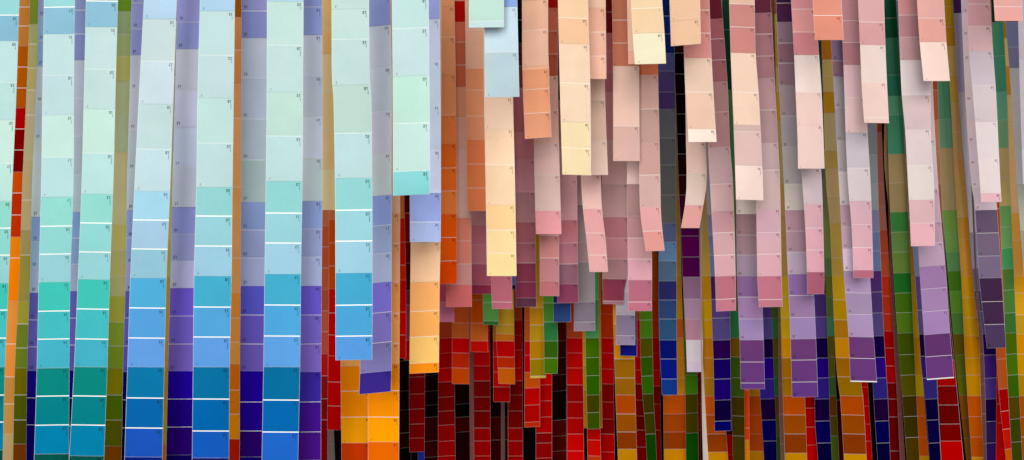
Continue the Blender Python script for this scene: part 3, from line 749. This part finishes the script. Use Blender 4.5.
strip('emerald to moss green strip right of the black gap', 1.92,
      [(0, 881, 899), (92, 886.6, 902), (184, 889, 906.6), (276, 893.6, 911), (368, 900, 915), (460, 907, 919.6)],
      [(18, 27, 93, 60, 1), (38, 27, 101, 64, 0), (75, 74, 152, 114, 1), (96, 64, 152, 120, 0), (115, 121, 200, 155,
       1), (154, 92, 181, 139, 0), (183, 207, 179, 126, 1), (212, 199, 172, 120, 0), (232, 78, 157, 77, 1), (252, 121,
       160, 85, 1), (273, 121, 155, 70, 0), (293, 38, 125, 42, 1), (312.6, 78, 123, 22, 1), (333, 92, 135, 32, 0),
       (354.6, 71, 94, 0, 1), (375, 78, 92, 3, 1), (396, 93, 87, 0, 0), (416.4, 66, 53, 0, 1), (437.4, 64, 53, 0, 1),
       (474, 82, 59, 0, 0)], yaw=0.015, pale=False, tilt=-0.6)
strip('khaki to golden yellow strip behind the emerald strip, right side showing', 2.08,
      [(0, 882, 901), (92, 885, 903.4), (154, 884, 906), (184, 886, 908), (276, 897, 917), (368, 903, 922), (460, 910, 929)],
      [(38, 238, 176, 120, 1), (96, 238, 188, 133, 1), (130, 238, 199, 133, 1), (154, 238, 199, 133, 0), (187, 238,
       201, 130, 1), (220, 238, 201, 130, 0), (250, 238, 168, 65, 1), (276, 238, 171, 71, 0), (300, 238, 187, 48, 1),
       (313, 238, 185, 32, 1), (337, 238, 187, 36, 0), (355, 238, 164, 1, 1), (375, 238, 170, 2, 1), (396, 238, 195,
       7, 0), (416, 238, 111, 2, 1), (437, 238, 103, 0, 1), (456, 238, 102, 2, 0), (474, 238, 174, 6, 0)], pale=False)
strip('dusty mauve to pale pink strip, lower end a blank pink square', 1.5,
      [(0, 898, 924), (92, 901.6, 930.6), (129, 905, 930.6), (184, 908, 934), (223, 910, 934.8), (246, 911, 935)],
      [(15, 205, 140, 141, 1), (37, 184, 131, 136, 2), (60, 193, 149, 151, 0), (95, 224, 206, 204, 2), (129, 206, 182,
       181, 0), (165, 217, 196, 196, 2), (200, 222, 207, 201, 0), (223, 214, 172, 176, 2), (246, 225, 171, 177, 0)], tilt=-0.4)
strip('short salmon to blush strip at the top, hanging over a copper brown strip', 1.42,
      [(0, 917, 944), (42, 919.6, 946.4), (81, 923.6, 950)],
      [(18, 216, 160, 152, 1), (42, 218, 155, 145, 0), (81, 237, 206, 193, 0)], tilt=0)
strip('lavender strip with violet end above the big red strip, fourth of four violet tips', 1.6,
      [(0, 905, 931), (92, 907, 933), (184, 912, 938), (246, 918, 943.4), (276, 920, 946), (334, 924, 950), (379, 927, 954)],
      [(80, 180, 154, 157, 2), (140, 205, 174, 176, 2), (190, 195, 178, 185, 0), (222, 188, 158, 172, 2), (243, 180,
       145, 164, 2), (266, 184, 153, 176, 0), (288.4, 157, 119, 163, 2), (311, 163, 129, 171, 2), (334, 163, 129, 179,
       0), (356, 97, 52, 108, 1), (378, 103, 57, 120, 1), (379, 71, 35, 83, 0)], tilt=-2)
strip('navy strip turned sideways left of the big red strip', 1.9,
      [(0, 896, 912), (184, 908, 924), (276, 915, 931), (334, 919, 934.6), (368, 921.4, 936), (399, 925, 937.6), (460, 929.6, 941)],
      [(120, 129, 128, 144, 0), (180, 71, 71, 81, 2), (246, 140, 144, 175, 1), (276, 128, 137, 178, 0), (310, 93, 75,
       144, 1), (334, 92, 85, 143, 0), (356, 26, 0, 72, 1), (378, 53, 27, 128, 1), (399, 58, 46, 141, 0), (420, 7, 0,
       63, 1), (443, 9, 0, 79, 1), (474, 0, 0, 64, 0)], yaw=0.03, pale=False, tilt=-0.6)
strip('copper brown strip widening into the big red strip at the bottom', 1.97,
      [(0, 916, 934), (92, 924, 938), (184, 930, 941), (276, 934, 946.6), (368, 936.6, 955), (460, 941, 963.6)],
      [(60, 146, 59, 28, 1), (90, 186, 87, 53, 1), (120, 204, 109, 73, 0), (152, 222, 144, 112, 1), (184, 212, 137,
       106, 1), (222, 186, 108, 80, 1), (260, 137, 77, 56, 0), (285, 100, 31, 2, 1), (310, 100, 31, 2, 1), (335, 108,
       35, 5, 0), (360, 110, 0, 0, 1), (386, 183, 0, 0, 0), (405, 128, 0, 0, 1), (424, 110, 0, 0, 1), (441, 128, 0, 0,
       0), (474, 200, 0, 0, 0)], pale=False)
strip('green to olive strip right of the copper brown strip', 2.06,
      [(0, 930, 948), (81, 935, 952.4), (184, 940, 956), (276, 948, 963), (334, 953, 965), (368, 956, 967), (460, 966.4, 973.4)],
      [(40, 32, 97, 65, 1), (81, 61, 146, 110, 1), (119, 121, 201, 155, 1), (148, 148, 210, 167, 0), (180, 238, 206,
       145, 1), (210, 235, 207, 151, 0), (232, 160, 215, 102, 1), (252, 160, 216, 113, 1), (271, 133, 200, 121, 0),
       (291, 100, 168, 39, 1), (313, 132, 200, 64, 1), (334, 113, 182, 79, 0), (355, 139, 121, 12, 1), (376, 129, 141,
       27, 1), (395, 137, 144, 11, 0), (418, 185, 106, 12, 1), (438, 163, 101, 13, 1), (474, 163, 110, 13, 0)], yaw=0.03, pale=False, tilt=-0.6)
strip('olive to golden yellow strip left of the plum tipped strip', 2,
      [(0, 943, 958), (92, 950, 964), (184, 955, 970), (276, 961, 976.4), (368, 965.6, 982), (460, 971.6, 986.4)],
      [(6, 203, 160, 35, 1), (27, 211, 166, 37, 1), (46, 218, 157, 32, 0), (75, 238, 198, 115, 1), (103, 238, 190, 82,
       0), (132, 238, 191, 124, 1), (160, 238, 191, 124, 0), (188, 238, 187, 112, 1), (217, 238, 187, 112, 0), (240,
       238, 172, 71, 1), (276, 238, 171, 70, 0), (297.4, 238, 178, 32, 1), (317.6, 238, 178, 24, 1), (336, 238, 178,
       30, 0), (358, 238, 161, 2, 1), (375, 238, 165, 8, 1), (396, 238, 170, 2, 0), (416.6, 231, 102, 0, 1), (437,
       222, 103, 0, 1), (457, 216, 96, 0, 0), (474, 238, 166, 18, 0)], pale=True, marks='tr')
strip('grey lilac strip ending in a dark plum block on the right', 1.68,
      [(0, 961, 985), (92, 965, 989), (140, 968, 992), (184, 971.4, 995), (208, 975, 997), (276, 979, 1001.6), (348, 987, 1006)],
      [(13, 221, 194, 203, 2), (36, 235, 202, 206, 2), (60, 235, 203, 207, 0), (101, 238, 210, 213, 2), (142, 238,
       210, 213, 0), (165, 236, 208, 216, 2), (187, 234, 207, 215, 2), (210, 223, 197, 209, 0), (233, 106, 86, 112,
       1), (256, 118, 100, 123, 2), (278, 122, 105, 132, 0), (301.6, 67, 40, 72, 1), (324.4, 68, 42, 74, 1), (348, 78,
       58, 93, 0)], marks='bl', tilt=-0.5)
strip('slate to indigo strip below the dark plum block', 1.98,
      [(0, 953, 970), (92, 958, 974), (184, 966, 984), (276, 973, 991), (334, 979, 996.6), (368, 984, 996.6), (460, 986, 996)],
      [(13, 87, 42, 125, 0), (40, 189, 176, 210, 1), (92, 189, 176, 210, 1), (140, 217, 202, 216, 2), (184, 214, 207,
       226, 2), (232, 208, 202, 220, 2), (268, 153, 151, 181, 0), (290, 110, 102, 143, 1), (311, 75, 69, 118, 1),
       (334, 88, 82, 146, 0), (355, 39, 0, 94, 1), (378, 75, 38, 140, 1), (399, 92, 63, 156, 0), (421.4, 31, 0, 79,
       1), (443, 56, 30, 101, 1), (474, 55, 20, 108, 0)], yaw=0.025, pale=False, tilt=-0.6)
strip('grey back of a twisted strip beside the indigo strip at lower right', 1.9,
      [(0, 964, 967), (276, 975, 977), (340, 979, 983), (400, 981, 985.4), (460, 983.4, 986.6)],
      [(474, 145, 96, 93, 0)], yaw=0.04, pale=False)
strip('mauve to near white strip with a faint pink tip over the plum block', 1.55,
      [(0, 967, 990), (51, 969, 993), (92, 972.6, 996), (184, 980, 1000.4), (202, 981, 1001.6)],
      [(4, 209, 153, 157, 1), (26, 212, 156, 159, 2), (51, 222, 179, 182, 0), (85, 205, 188, 195, 2), (121.4, 211,
       195, 197, 0), (158, 228, 213, 211, 2), (193, 233, 214, 212, 0), (202, 229, 182, 188, 0)], tilt=0)
strip('bright green strip near the right edge, lower part leaf green', 1.95,
      [(0, 988, 1002), (92, 995.6, 1007), (184, 998.6, 1010), (276, 1001.6, 1014), (368, 1006.6, 1018), (460, 1012.6, 1022.4)],
      [(22, 23, 59, 37, 0), (56, 92, 183, 139, 1), (92, 92, 183, 139, 0), (120, 127, 206, 165, 1), (148, 150, 203,
       149, 0), (177, 238, 205, 135, 1), (206, 238, 206, 130, 0), (227, 129, 194, 107, 1), (248, 129, 193, 113, 1),
       (269, 84, 179, 109, 0), (290, 91, 141, 59, 1), (313, 88, 143, 60, 1), (333, 69, 128, 52, 0), (354, 83, 118, 0,
       1), (375, 82, 128, 1, 1), (397, 64, 112, 0, 0), (419, 91, 78, 2, 1), (442, 65, 79, 0, 1), (474, 66, 79, 0, 0)], yaw=0.02, pale=False, tilt=-0.8)
strip('sand to golden yellow strip cut by the right edge of the picture', 2.02,
      [(0, 994, 1014), (92, 1000.6, 1020), (184, 1004, 1024), (276, 1009.6, 1030), (368, 1014.6, 1036), (460, 1019, 1041)],
      [(38, 189, 131, 31, 0), (66, 238, 196, 119, 1), (95, 219, 148, 31, 0), (124, 238, 190, 126, 1), (154, 238, 190,
       126, 0), (184, 238, 187, 130, 1), (213, 238, 187, 130, 0), (240, 238, 171, 71, 1), (276, 238, 165, 68, 0),
       (293, 238, 166, 30, 1), (315, 238, 175, 35, 1), (334, 213, 161, 33, 0), (354, 231, 148, 0, 1), (375, 223, 154,
       0, 1), (396, 190, 138, 0, 0), (417, 186, 84, 0, 1), (437, 187, 78, 0, 1), (474, 188, 78, 0, 0)], pale=False)
strip('slate blue strip at the right edge, behind the pink top corner strip', 1.85,
      [(0, 1004, 1026), (92, 1011, 1033), (184, 1017, 1039), (276, 1024, 1046)],
      [(22, 52, 51, 71, 1), (47, 134, 136, 178, 1), (68, 137, 136, 169, 0), (100, 208, 203, 203, 2), (184, 204, 200,
       200, 0), (230, 181, 185, 170, 2), (276, 160, 163, 150, 0)], pale=False)
strip('short salmon pink strip in the top right corner', 1.4,
      [(0, 993.6, 1021.6), (21, 995, 1022.6)],
      [(-18, 218, 160, 152, 1), (6.6, 217, 159, 151, 1), (21, 224, 160, 152, 0)], tilt=0, pale=False)
strip('pale lilac strip barely inside the right edge', 1.7,
      [(0, 1017.6, 1042), (92, 1020, 1045), (184, 1023, 1048)],
      [(30, 193, 180, 187, 2), (60, 194, 180, 188, 2), (110, 201, 187, 195, 0), (150, 202, 188, 195, 2), (184, 211,
       201, 209, 0)], pale=False)
strip('orange brown to red strip leaning under the dark plum block', 1.92,
      [(0, 981, 991), (340, 995.6, 1005.4), (389, 998.6, 1008), (460, 1006, 1012)],
      [(389, 189, 84, 30, 0), (411, 169, 0, 0, 1), (429, 187, 0, 0, 1), (449, 206, 24, 3, 0), (474, 214, 90, 0, 0)], pale=False, tilt=-1)
strip('crimson strip behind the leaning orange brown strip at lower right', 2.1,
      [(0, 978, 992), (348, 992, 1003), (460, 995, 1008)],
      [(380, 238, 0, 0, 1), (404, 238, 0, 0, 1), (423, 238, 0, 0, 1), (474, 238, 0, 0, 0)], pale=False)
# deep in the installation, along the bottom
strip('orchid pink strip hanging below the burnt orange strip', 1.68,
      [(0, 430, 452), (285, 432, 454), (322, 432.4, 454.4)],
      [(260, 238, 130, 159, 1), (285, 238, 98, 130, 1), (302, 238, 98, 130, 1), (322, 238, 136, 169, 0)])
strip('rust strip with a red patch and orange end under the rose pink strip', 2.05,
      [(0, 450, 467.4), (307, 452, 469.4), (384, 452, 469)],
      [(300, 238, 104, 42, 1), (323, 238, 104, 42, 1), (338, 238, 113, 46, 0), (353, 238, 0, 0, 1), (368, 231, 50, 1,
       1), (384, 238, 84, 0, 0)], pale=False)
strip('maroon strip left of the rust strip, reaching the bottom edge', 2.3,
      [(0, 436, 453), (322, 438, 454), (460, 438, 455.4)],
      [(300, 223, 80, 34, 1), (322, 223, 80, 34, 1), (338, 238, 86, 38, 0), (353, 238, 0, 0, 1), (368, 223, 0, 0, 1),
       (382, 238, 0, 0, 0), (397, 159, 0, 0, 1), (411, 147, 0, 0, 1), (425, 143, 0, 0, 0), (441, 172, 0, 0, 1), (456,
       178, 0, 0, 1), (474, 178, 0, 0, 0)], pale=False, tilt=-1)
strip('dark maroon strip under the apricot tip, with a shorter lower end', 2.25,
      [(0, 408, 424), (373, 409, 425), (452, 409.4, 424.4)],
      [(330, 142, 0, 0, 1), (377, 138, 0, 0, 1), (394, 139, 0, 0, 1), (409, 143, 0, 0, 1), (424, 150, 0, 0, 0), (438,
       145, 0, 0, 1), (452, 149, 0, 0, 0)], pale=False, tilt=-0.5)
strip('almost black strip between the two maroon strips at the bottom', 2.45,
      [(0, 423, 440), (368, 424, 440), (460, 424.6, 440)],
      [(375, 0, 0, 0, 1), (391, 42, 0, 0, 1), (405, 38, 0, 0, 1), (417, 20, 0, 0, 0), (441, 81, 0, 0, 1), (457, 83, 0,
       0, 1), (474, 58, 0, 0, 0)], pale=False, tilt=-1)
strip('black strip left of the shorter maroon strip, at the bottom', 2.5,
      [(0, 394, 411), (368, 395, 411), (460, 395, 411)],
      [(391, 29, 0, 0, 1), (410, 29, 0, 0, 1), (433, 38, 0, 0, 0), (448, 46, 0, 0, 1), (474, 8, 0, 0, 0)], pale=False, tilt=-1)
strip('black strip right of the maroon strip, under the orange end', 2.48,
      [(0, 454, 469), (384, 455, 470), (460, 455.4, 470.4)],
      [(384, 53, 0, 0, 1), (404, 38, 0, 0, 1), (417, 9, 0, 0, 0), (432, 85, 0, 0, 1), (474, 44, 0, 0, 0)], pale=False, tilt=-1)
strip('tiny royal blue strip end at the bottom left of the dark middle', 2.4,
      [(0, 417, 423), (450, 418, 424.4), (460, 418, 424.4)],
      [(474, 37, 57, 186, 0)], pale=False)
strip('amber strip with a red foot, left of the short green strip', 1.98,
      [(0, 470, 487), (295, 470.4, 487.6), (352, 470.6, 488)],
      [(300, 238, 99, 0, 1), (323, 238, 99, 0, 1), (341, 238, 116, 44, 0), (352, 238, 13, 0, 0)], pale=False)
strip('deep red strip under the amber strip, between two grey edges', 2.22,
      [(0, 472, 488.6), (352, 473.4, 490), (460, 474, 490.6)],
      [(330, 238, 0, 0, 1), (351, 238, 0, 0, 1), (366, 238, 0, 0, 1), (381, 195, 0, 0, 0), (397, 134, 0, 0, 1), (411,
       128, 0, 0, 1), (428, 124, 0, 0, 0), (441, 160, 0, 0, 1), (456, 170, 0, 0, 1), (474, 163, 0, 0, 0)], pale=False)
strip('grey edge of a strip seen side on, left of the deep red strip', 2.15,
      [(0, 467, 470.4), (348, 469, 472.6), (460, 470, 474)],
      [(474, 191, 125, 121, 0)], yaw=0.045, pale=False)
strip('grey edge of a strip seen side on, under the short crimson strip', 2.35,
      [(0, 500, 503), (402, 501, 504.6), (460, 501, 505)],
      [(474, 191, 142, 138, 0)], yaw=0.045, pale=False)
strip('black strip behind the second grey edge, under the short crimson strip', 2.55,
      [(0, 489, 507), (460, 490, 508)],
      [(417, 38, 0, 0, 1), (440, 89, 5, 5, 0), (474, 77, 0, 0, 0)], pale=False)
strip('short bright green strip under the dusty pink tip', 1.9,
      [(0, 481, 497), (288, 482.6, 498), (325, 483.4, 498.6)],
      [(260, 65, 156, 67, 1), (288, 84, 159, 64, 1), (303, 104, 191, 79, 1), (321, 99, 172, 83, 1), (325, 56, 127, 52,
       0)], pale=False)
strip('dusty pink strip end right under the long cream strip', 1.64,
      [(0, 489, 511), (276, 491, 512), (309, 492, 512.4)],
      [(240, 197, 122, 123, 1), (276, 197, 122, 123, 0), (302, 195, 107, 122, 1), (309, 194, 109, 124, 0)])
strip('olive yellow strip with a red and an orange patch at its end', 2.03,
      [(0, 493, 512), (309, 495.4, 514), (384, 498.6, 515)],
      [(290, 199, 157, 38, 1), (309, 238, 188, 49, 1), (325, 238, 188, 49, 1), (334, 222, 173, 48, 0), (341, 230, 130,
       25, 0), (357, 218, 0, 0, 1), (368, 211, 49, 0, 1), (384, 225, 106, 10, 0)], pale=False)
strip('short crimson strip behind the olive yellow strip', 2.12,
      [(0, 491, 508), (341, 493, 510), (402, 493.4, 510)],
      [(341, 238, 135, 27, 0), (357, 238, 0, 0, 1), (372, 238, 0, 0, 1), (387, 238, 0, 0, 0), (402, 174, 0, 0, 0)], pale=False)
strip('small blue strip end left of the plum mauve strip tip', 1.8,
      [(0, 500, 517), (289, 500.4, 517)],
      [(260, 91, 159, 238, 1), (285, 115, 158, 238, 0), (289, 10, 27, 81, 0)], pale=False)
strip('brown red strip right of the olive yellow strip, reaching the bottom', 2.28,
      [(0, 506, 521), (285, 507.4, 522), (368, 508, 522.6), (460, 508, 523)],
      [(290, 238, 93, 46, 1), (320, 238, 93, 46, 0), (335, 223, 0, 0, 1), (350, 223, 0, 0, 1), (368, 238, 0, 0, 1),
       (381, 238, 0, 0, 0), (395, 145, 0, 0, 1), (411, 138, 0, 0, 1), (428, 139, 0, 0, 0), (441, 173, 0, 0, 1), (456,
       171, 0, 0, 1), (474, 165, 0, 0, 0)], pale=False)
strip('orange to red strip left of the lime strip, ending in an orange sliver', 2.1,
      [(0, 523, 539), (285, 524.4, 540), (427, 524.5, 540)],
      [(300, 238, 102, 21, 1), (320, 238, 102, 21, 1), (341, 238, 102, 21, 0), (355, 238, 0, 0, 1), (372, 230, 0, 0,
       0), (388, 238, 93, 13, 1), (405, 212, 0, 0, 1), (422, 191, 0, 0, 1), (427, 200, 42, 0, 0)], pale=False, tilt=-0.8)
strip('crimson strip right behind the orange to red strip', 2.18,
      [(0, 534, 550), (368, 535.6, 552), (460, 535.8, 552)],
      [(370, 195, 0, 0, 1), (385, 238, 5, 0, 1), (401, 204, 0, 0, 1), (417, 191, 0, 0, 1), (433, 187, 0, 0, 0), (443,
       139, 0, 0, 1), (458, 151, 0, 0, 1), (474, 146, 0, 0, 0)], pale=False, tilt=-0.5)
strip('lime olive strip with a gold patch, left of the emerald piece', 1.88,
      [(0, 528, 544), (276, 529.6, 545.4), (378, 530.4, 545.8)],
      [(260, 238, 190, 50, 1), (292, 238, 176, 43, 1), (308, 238, 170, 43, 1), (325, 206, 146, 20, 1), (341, 183, 146,
       20, 0), (359, 179, 125, 1, 1), (376, 150, 124, 0, 1), (378, 195, 182, 53, 0)], pale=False)
strip('green strip behind a blue square in the middle', 1.84,
      [(0, 541, 555), (296, 543, 556), (341, 544, 558), (374, 544, 557.4)],
      [(260, 66, 134, 49, 1), (290, 54, 98, 29, 1), (303, 93, 167, 51, 1), (322, 76, 139, 40, 1), (341, 43, 118, 59,
       0), (358, 50, 92, 9, 1), (373.6, 66, 109, 0, 0)], pale=False)
strip('short cobalt blue strip end, square, under the mauve magenta strip', 1.78,
      [(0, 552, 570), (276, 553, 570.6), (322, 553.4, 571)],
      [(260, 45, 72, 119, 1), (303, 32, 47, 110, 1), (322, 40, 63, 116, 0)], pale=False, tilt=-0.4)
strip('almost black maroon strip below the blue square', 2.4,
      [(0, 551, 565), (322, 552, 566), (460, 552, 566.4)],
      [(322, 113, 7, 7, 1), (341, 120, 9, 9, 1), (358, 89, 5, 5, 1), (375, 70, 5, 5, 1), (391, 54, 0, 0, 1), (420, 26,
       0, 0, 0), (436, 103, 4, 4, 1), (451, 98, 0, 0, 1), (474, 103, 0, 0, 0)], pale=False, tilt=-1)
strip('scarlet strip right of the near black strip in the middle', 2.14,
      [(0, 565, 582), (331, 566.6, 583), (460, 567, 584)],
      [(300, 209, 80, 38, 1), (331, 238, 93, 46, 1), (338, 238, 93, 46, 0), (353, 238, 0, 0, 1), (368, 238, 7, 0, 1),
       (385, 228, 7, 0, 0), (402, 166, 0, 0, 1), (418, 177, 0, 0, 1), (434, 192, 0, 0, 0), (451, 221, 0, 0, 1), (474,
       223, 0, 0, 0)], pale=False)
strip('ochre strip framing a narrower green strip, ending low in the middle', 2.04,
      [(0, 581, 600), (331, 582.6, 601), (428, 584, 602.4)],
      [(300, 238, 162, 29, 1), (341, 238, 162, 29, 0), (365, 208, 164, 20, 1), (390, 189, 149, 15, 0), (428, 187, 119,
       0, 0)], pale=False)
strip('narrow green strip lying on the ochre strip', 1.92,
      [(0, 583.6, 597.6), (331, 585.4, 599), (428, 587.4, 599.6)],
      [(300, 116, 229, 137, 1), (338, 93, 186, 110, 0), (357.6, 74, 124, 0, 1), (375.6, 59, 112, 0, 1), (395, 49, 109,
       0, 0), (412.6, 69, 75, 0, 1), (429, 62, 92, 0, 0)], yaw=0.03, pale=False, tilt=-0.4)
strip('red mottled strip end under the ochre strip at the bottom', 2.1,
      [(0, 586, 599), (429, 587, 600.4), (460, 587.6, 601)],
      [(440, 205, 1, 0, 1), (456, 223, 10, 0, 1), (474, 211, 60, 4, 0)], pale=False)
strip('rust to dark red strip between the ochre and the gold strips', 2.24,
      [(0, 596, 612), (290, 597.6, 613), (460, 600, 614.6)],
      [(290, 238, 120, 52, 1), (314, 238, 66, 2, 1), (338, 238, 66, 2, 0), (353, 238, 0, 0, 1), (369, 238, 0, 0, 1),
       (384, 238, 0, 0, 0), (402, 165, 0, 0, 1), (419, 173, 0, 0, 1), (434, 152, 0, 0, 0), (452, 206, 0, 0, 1), (474,
       203, 0, 0, 0)], pale=False)
strip('gold to brown strip below the small lavender grey strip', 1.84,
      [(0, 611, 633), (300, 613, 634.6), (368, 614.6, 634.8), (460, 618, 637)],
      [(300, 179, 120, 18, 1), (324, 238, 161, 32, 1), (345, 212, 142, 26, 0), (359, 212, 143, 0, 1), (378, 149, 96,
       8, 1), (395, 149, 94, 8, 0), (414, 173, 68, 0, 1), (432, 150, 76, 3, 1), (449, 135, 52, 0, 0), (474, 192, 126,
       0, 0)], pale=False)
strip('small lavender grey strip end under the rose pink strip', 1.76,
      [(0, 614, 633), (290, 615.8, 635), (345, 616, 635.2)],
      [(270, 172, 163, 172, 2), (292, 192, 177, 191, 2), (315, 177, 164, 176, 0), (335.6, 138, 121, 147, 2), (345,
       148, 131, 156, 0)], top=240)
strip('small dark blue strip end peeking from under the lavender grey end', 1.8,
      [(0, 618, 635), (345, 620, 637), (356, 620, 637)],
      [(300, 63, 58, 101, 1), (338, 42, 38, 71, 0), (356, 14, 19, 117, 0)], pale=False)
strip('dark red strip right of the gold to brown strip', 2.28,
      [(0, 626, 643), (345, 628, 644), (460, 630, 647)],
      [(320, 238, 91, 20, 1), (340, 238, 0, 0, 1), (357, 238, 0, 0, 0), (370, 230, 0, 0, 1), (384, 221, 0, 0, 0),
       (400, 150, 0, 0, 1), (416, 137, 0, 0, 1), (430, 122, 0, 0, 0), (447, 140, 0, 0, 1), (474, 131, 0, 0, 0)], pale=False)
strip('moss green strip slanting right below the deeper pink tip', 1.94,
      [(0, 638, 650), (311, 639.8, 652), (368, 641, 653), (400, 643, 653.6), (434, 645.6, 655.6), (460, 647, 656.6)],
      [(300, 76, 126, 14, 1), (320, 87, 142, 20, 1), (338, 84, 146, 26, 0), (357, 93, 95, 0, 1), (376, 54, 100, 0, 1),
       (394, 52, 115, 1, 0), (413, 68, 64, 0, 1), (434, 68, 70, 0, 1), (474, 11, 84, 3, 0)], yaw=0.035, pale=False, tilt=-0.5)
strip('orange brown strip turning dark red, left of the bright blue tip', 2.3,
      [(0, 642, 657), (251, 644, 657.6), (311, 645, 658.6), (460, 648, 661.4)],
      [(276, 238, 114, 32, 1), (300, 238, 106, 38, 1), (320, 238, 81, 27, 1), (338, 238, 81, 27, 0), (353, 238, 0, 0,
       1), (370, 238, 0, 0, 1), (386, 238, 0, 0, 0), (404, 158, 0, 0, 1), (430, 168, 0, 0, 1), (474, 160, 0, 0, 0)], pale=False)
strip('moss green strip below the lilac white end of the plum strip', 2.12,
      [(0, 681, 694), (340, 684, 697), (372, 685, 697.4), (460, 686, 698.6)],
      [(340, 147, 145, 36, 1), (357, 93, 133, 14, 1), (375, 92, 132, 13, 1), (394, 72, 150, 11, 0), (413, 81, 76, 0,
       1), (433, 88, 76, 0, 1), (474, 16, 93, 6, 0)], yaw=0.03, pale=False, tilt=-0.6)
strip('thin dark red strip left of the cream sliver', 2.3,
      [(0, 688, 700), (368, 694, 700.4), (460, 694, 701)],
      [(380, 191, 0, 0, 1), (404, 167, 0, 0, 1), (430, 172, 0, 0, 1), (474, 143, 0, 0, 0)], pale=False)
strip('cream white sliver, a strip seen almost edge on near the bottom', 1.7,
      [(0, 699.6, 701.4), (345, 700.6, 702.4), (375, 701.4, 703.6), (420, 702, 706), (460, 703, 708.4)],
      [(474, 238, 213, 196, 0)], yaw=0.012, pale=False)
strip('red strip end at the bottom, right of the royal blue strip', 2.2,
      [(0, 719, 731), (431, 721.6, 732.6), (460, 722, 733.4)],
      [(435, 95, 0, 0, 1), (455, 225, 0, 0, 1), (474, 212, 0, 0, 0)], pale=False)
strip('narrow fiery orange strip under the first violet tip', 2.05,
      [(0, 738, 746), (389, 741.6, 749), (460, 742.4, 749.6)],
      [(360, 238, 29, 0, 1), (390, 238, 29, 0, 1), (428, 238, 66, 0, 1), (440, 238, 68, 0, 0), (474, 238, 136, 0, 0)], pale=False)
strip('brown strip with gold foot under the first violet tip', 2.2,
      [(0, 742, 761), (389, 745.6, 764), (460, 747, 765.4)],
      [(360, 238, 165, 27, 1), (378, 238, 165, 27, 1), (396, 238, 165, 27, 0), (415, 238, 97, 5, 1), (434, 235, 92, 9,
       1), (451, 226, 88, 14, 0), (474, 238, 157, 1, 0)], pale=False)
strip('navy strip turned sideways between the first and second violet tips', 1.95,
      [(0, 748, 764), (307, 757, 772), (368, 759, 773.6), (396, 760, 775), (420, 761.6, 776), (460, 764, 777)],
      [(280, 106, 106, 186, 1), (300, 97, 76, 157, 1), (318, 106, 83, 171, 1), (339, 118, 110, 204, 0), (358, 39, 0,
       101, 1), (379, 56, 0, 187, 1), (399, 69, 46, 182, 0), (420, 35, 0, 72, 1), (441, 6, 0, 109, 1), (474, 1, 0, 90,
       0)], yaw=0.035, pale=False, tilt=-0.4)
strip('green strip just left of the grey brown edge near the second violet tip', 2.08,
      [(0, 762, 774), (307, 768, 780), (368, 771, 781), (460, 775, 781.6)],
      [(300, 106, 152, 42, 1), (318, 106, 152, 42, 1), (338, 87, 178, 81, 0), (358, 144, 125, 13, 1), (377, 106, 137,
       42, 1), (396, 60, 152, 54, 0), (416, 135, 101, 13, 1), (436, 106, 125, 13, 1), (474, 80, 125, 29, 0)], yaw=0.03, pale=False, tilt=-0.5)
strip('grey brown edge of a strip left of the second violet tip', 1.85,
      [(0, 772, 774.4), (330, 778.4, 781), (400, 779, 783), (460, 781, 785)],
      [(474, 152, 97, 89, 0)], yaw=0.045, pale=False)
strip('bright red strip under the second violet tip', 1.98,
      [(0, 796, 809), (397, 804.6, 816.6), (460, 806.4, 818.4)],
      [(390, 206, 0, 0, 1), (408, 187, 0, 0, 1), (427, 227, 0, 0, 1), (445, 238, 0, 0, 0), (474, 238, 0, 0, 0)], pale=False)
strip('navy strip right of the second violet tip', 1.9,
      [(0, 801, 817), (294, 810, 826), (368, 813.6, 828.6), (399, 814.8, 829.4), (421, 815, 830), (460, 818, 832)],
      [(280, 34, 29, 71, 1), (294, 29, 13, 57, 1), (317, 84, 57, 136, 1), (338, 101, 77, 160, 0), (358, 25, 0, 85, 1),
       (378, 41, 0, 153, 1), (399, 56, 37, 152, 0), (421, 25, 0, 69, 1), (443, 0, 0, 97, 1), (474, 0, 0, 62, 0)], yaw=0.03, pale=False, tilt=-0.4)
strip('grey brown edge with a red rim left of the moss strip at lower right', 1.98,
      [(0, 885, 887), (276, 890, 893), (368, 895.6, 899.4), (460, 900, 905)],
      [(474, 197, 125, 120, 0)], yaw=0.045, pale=False)
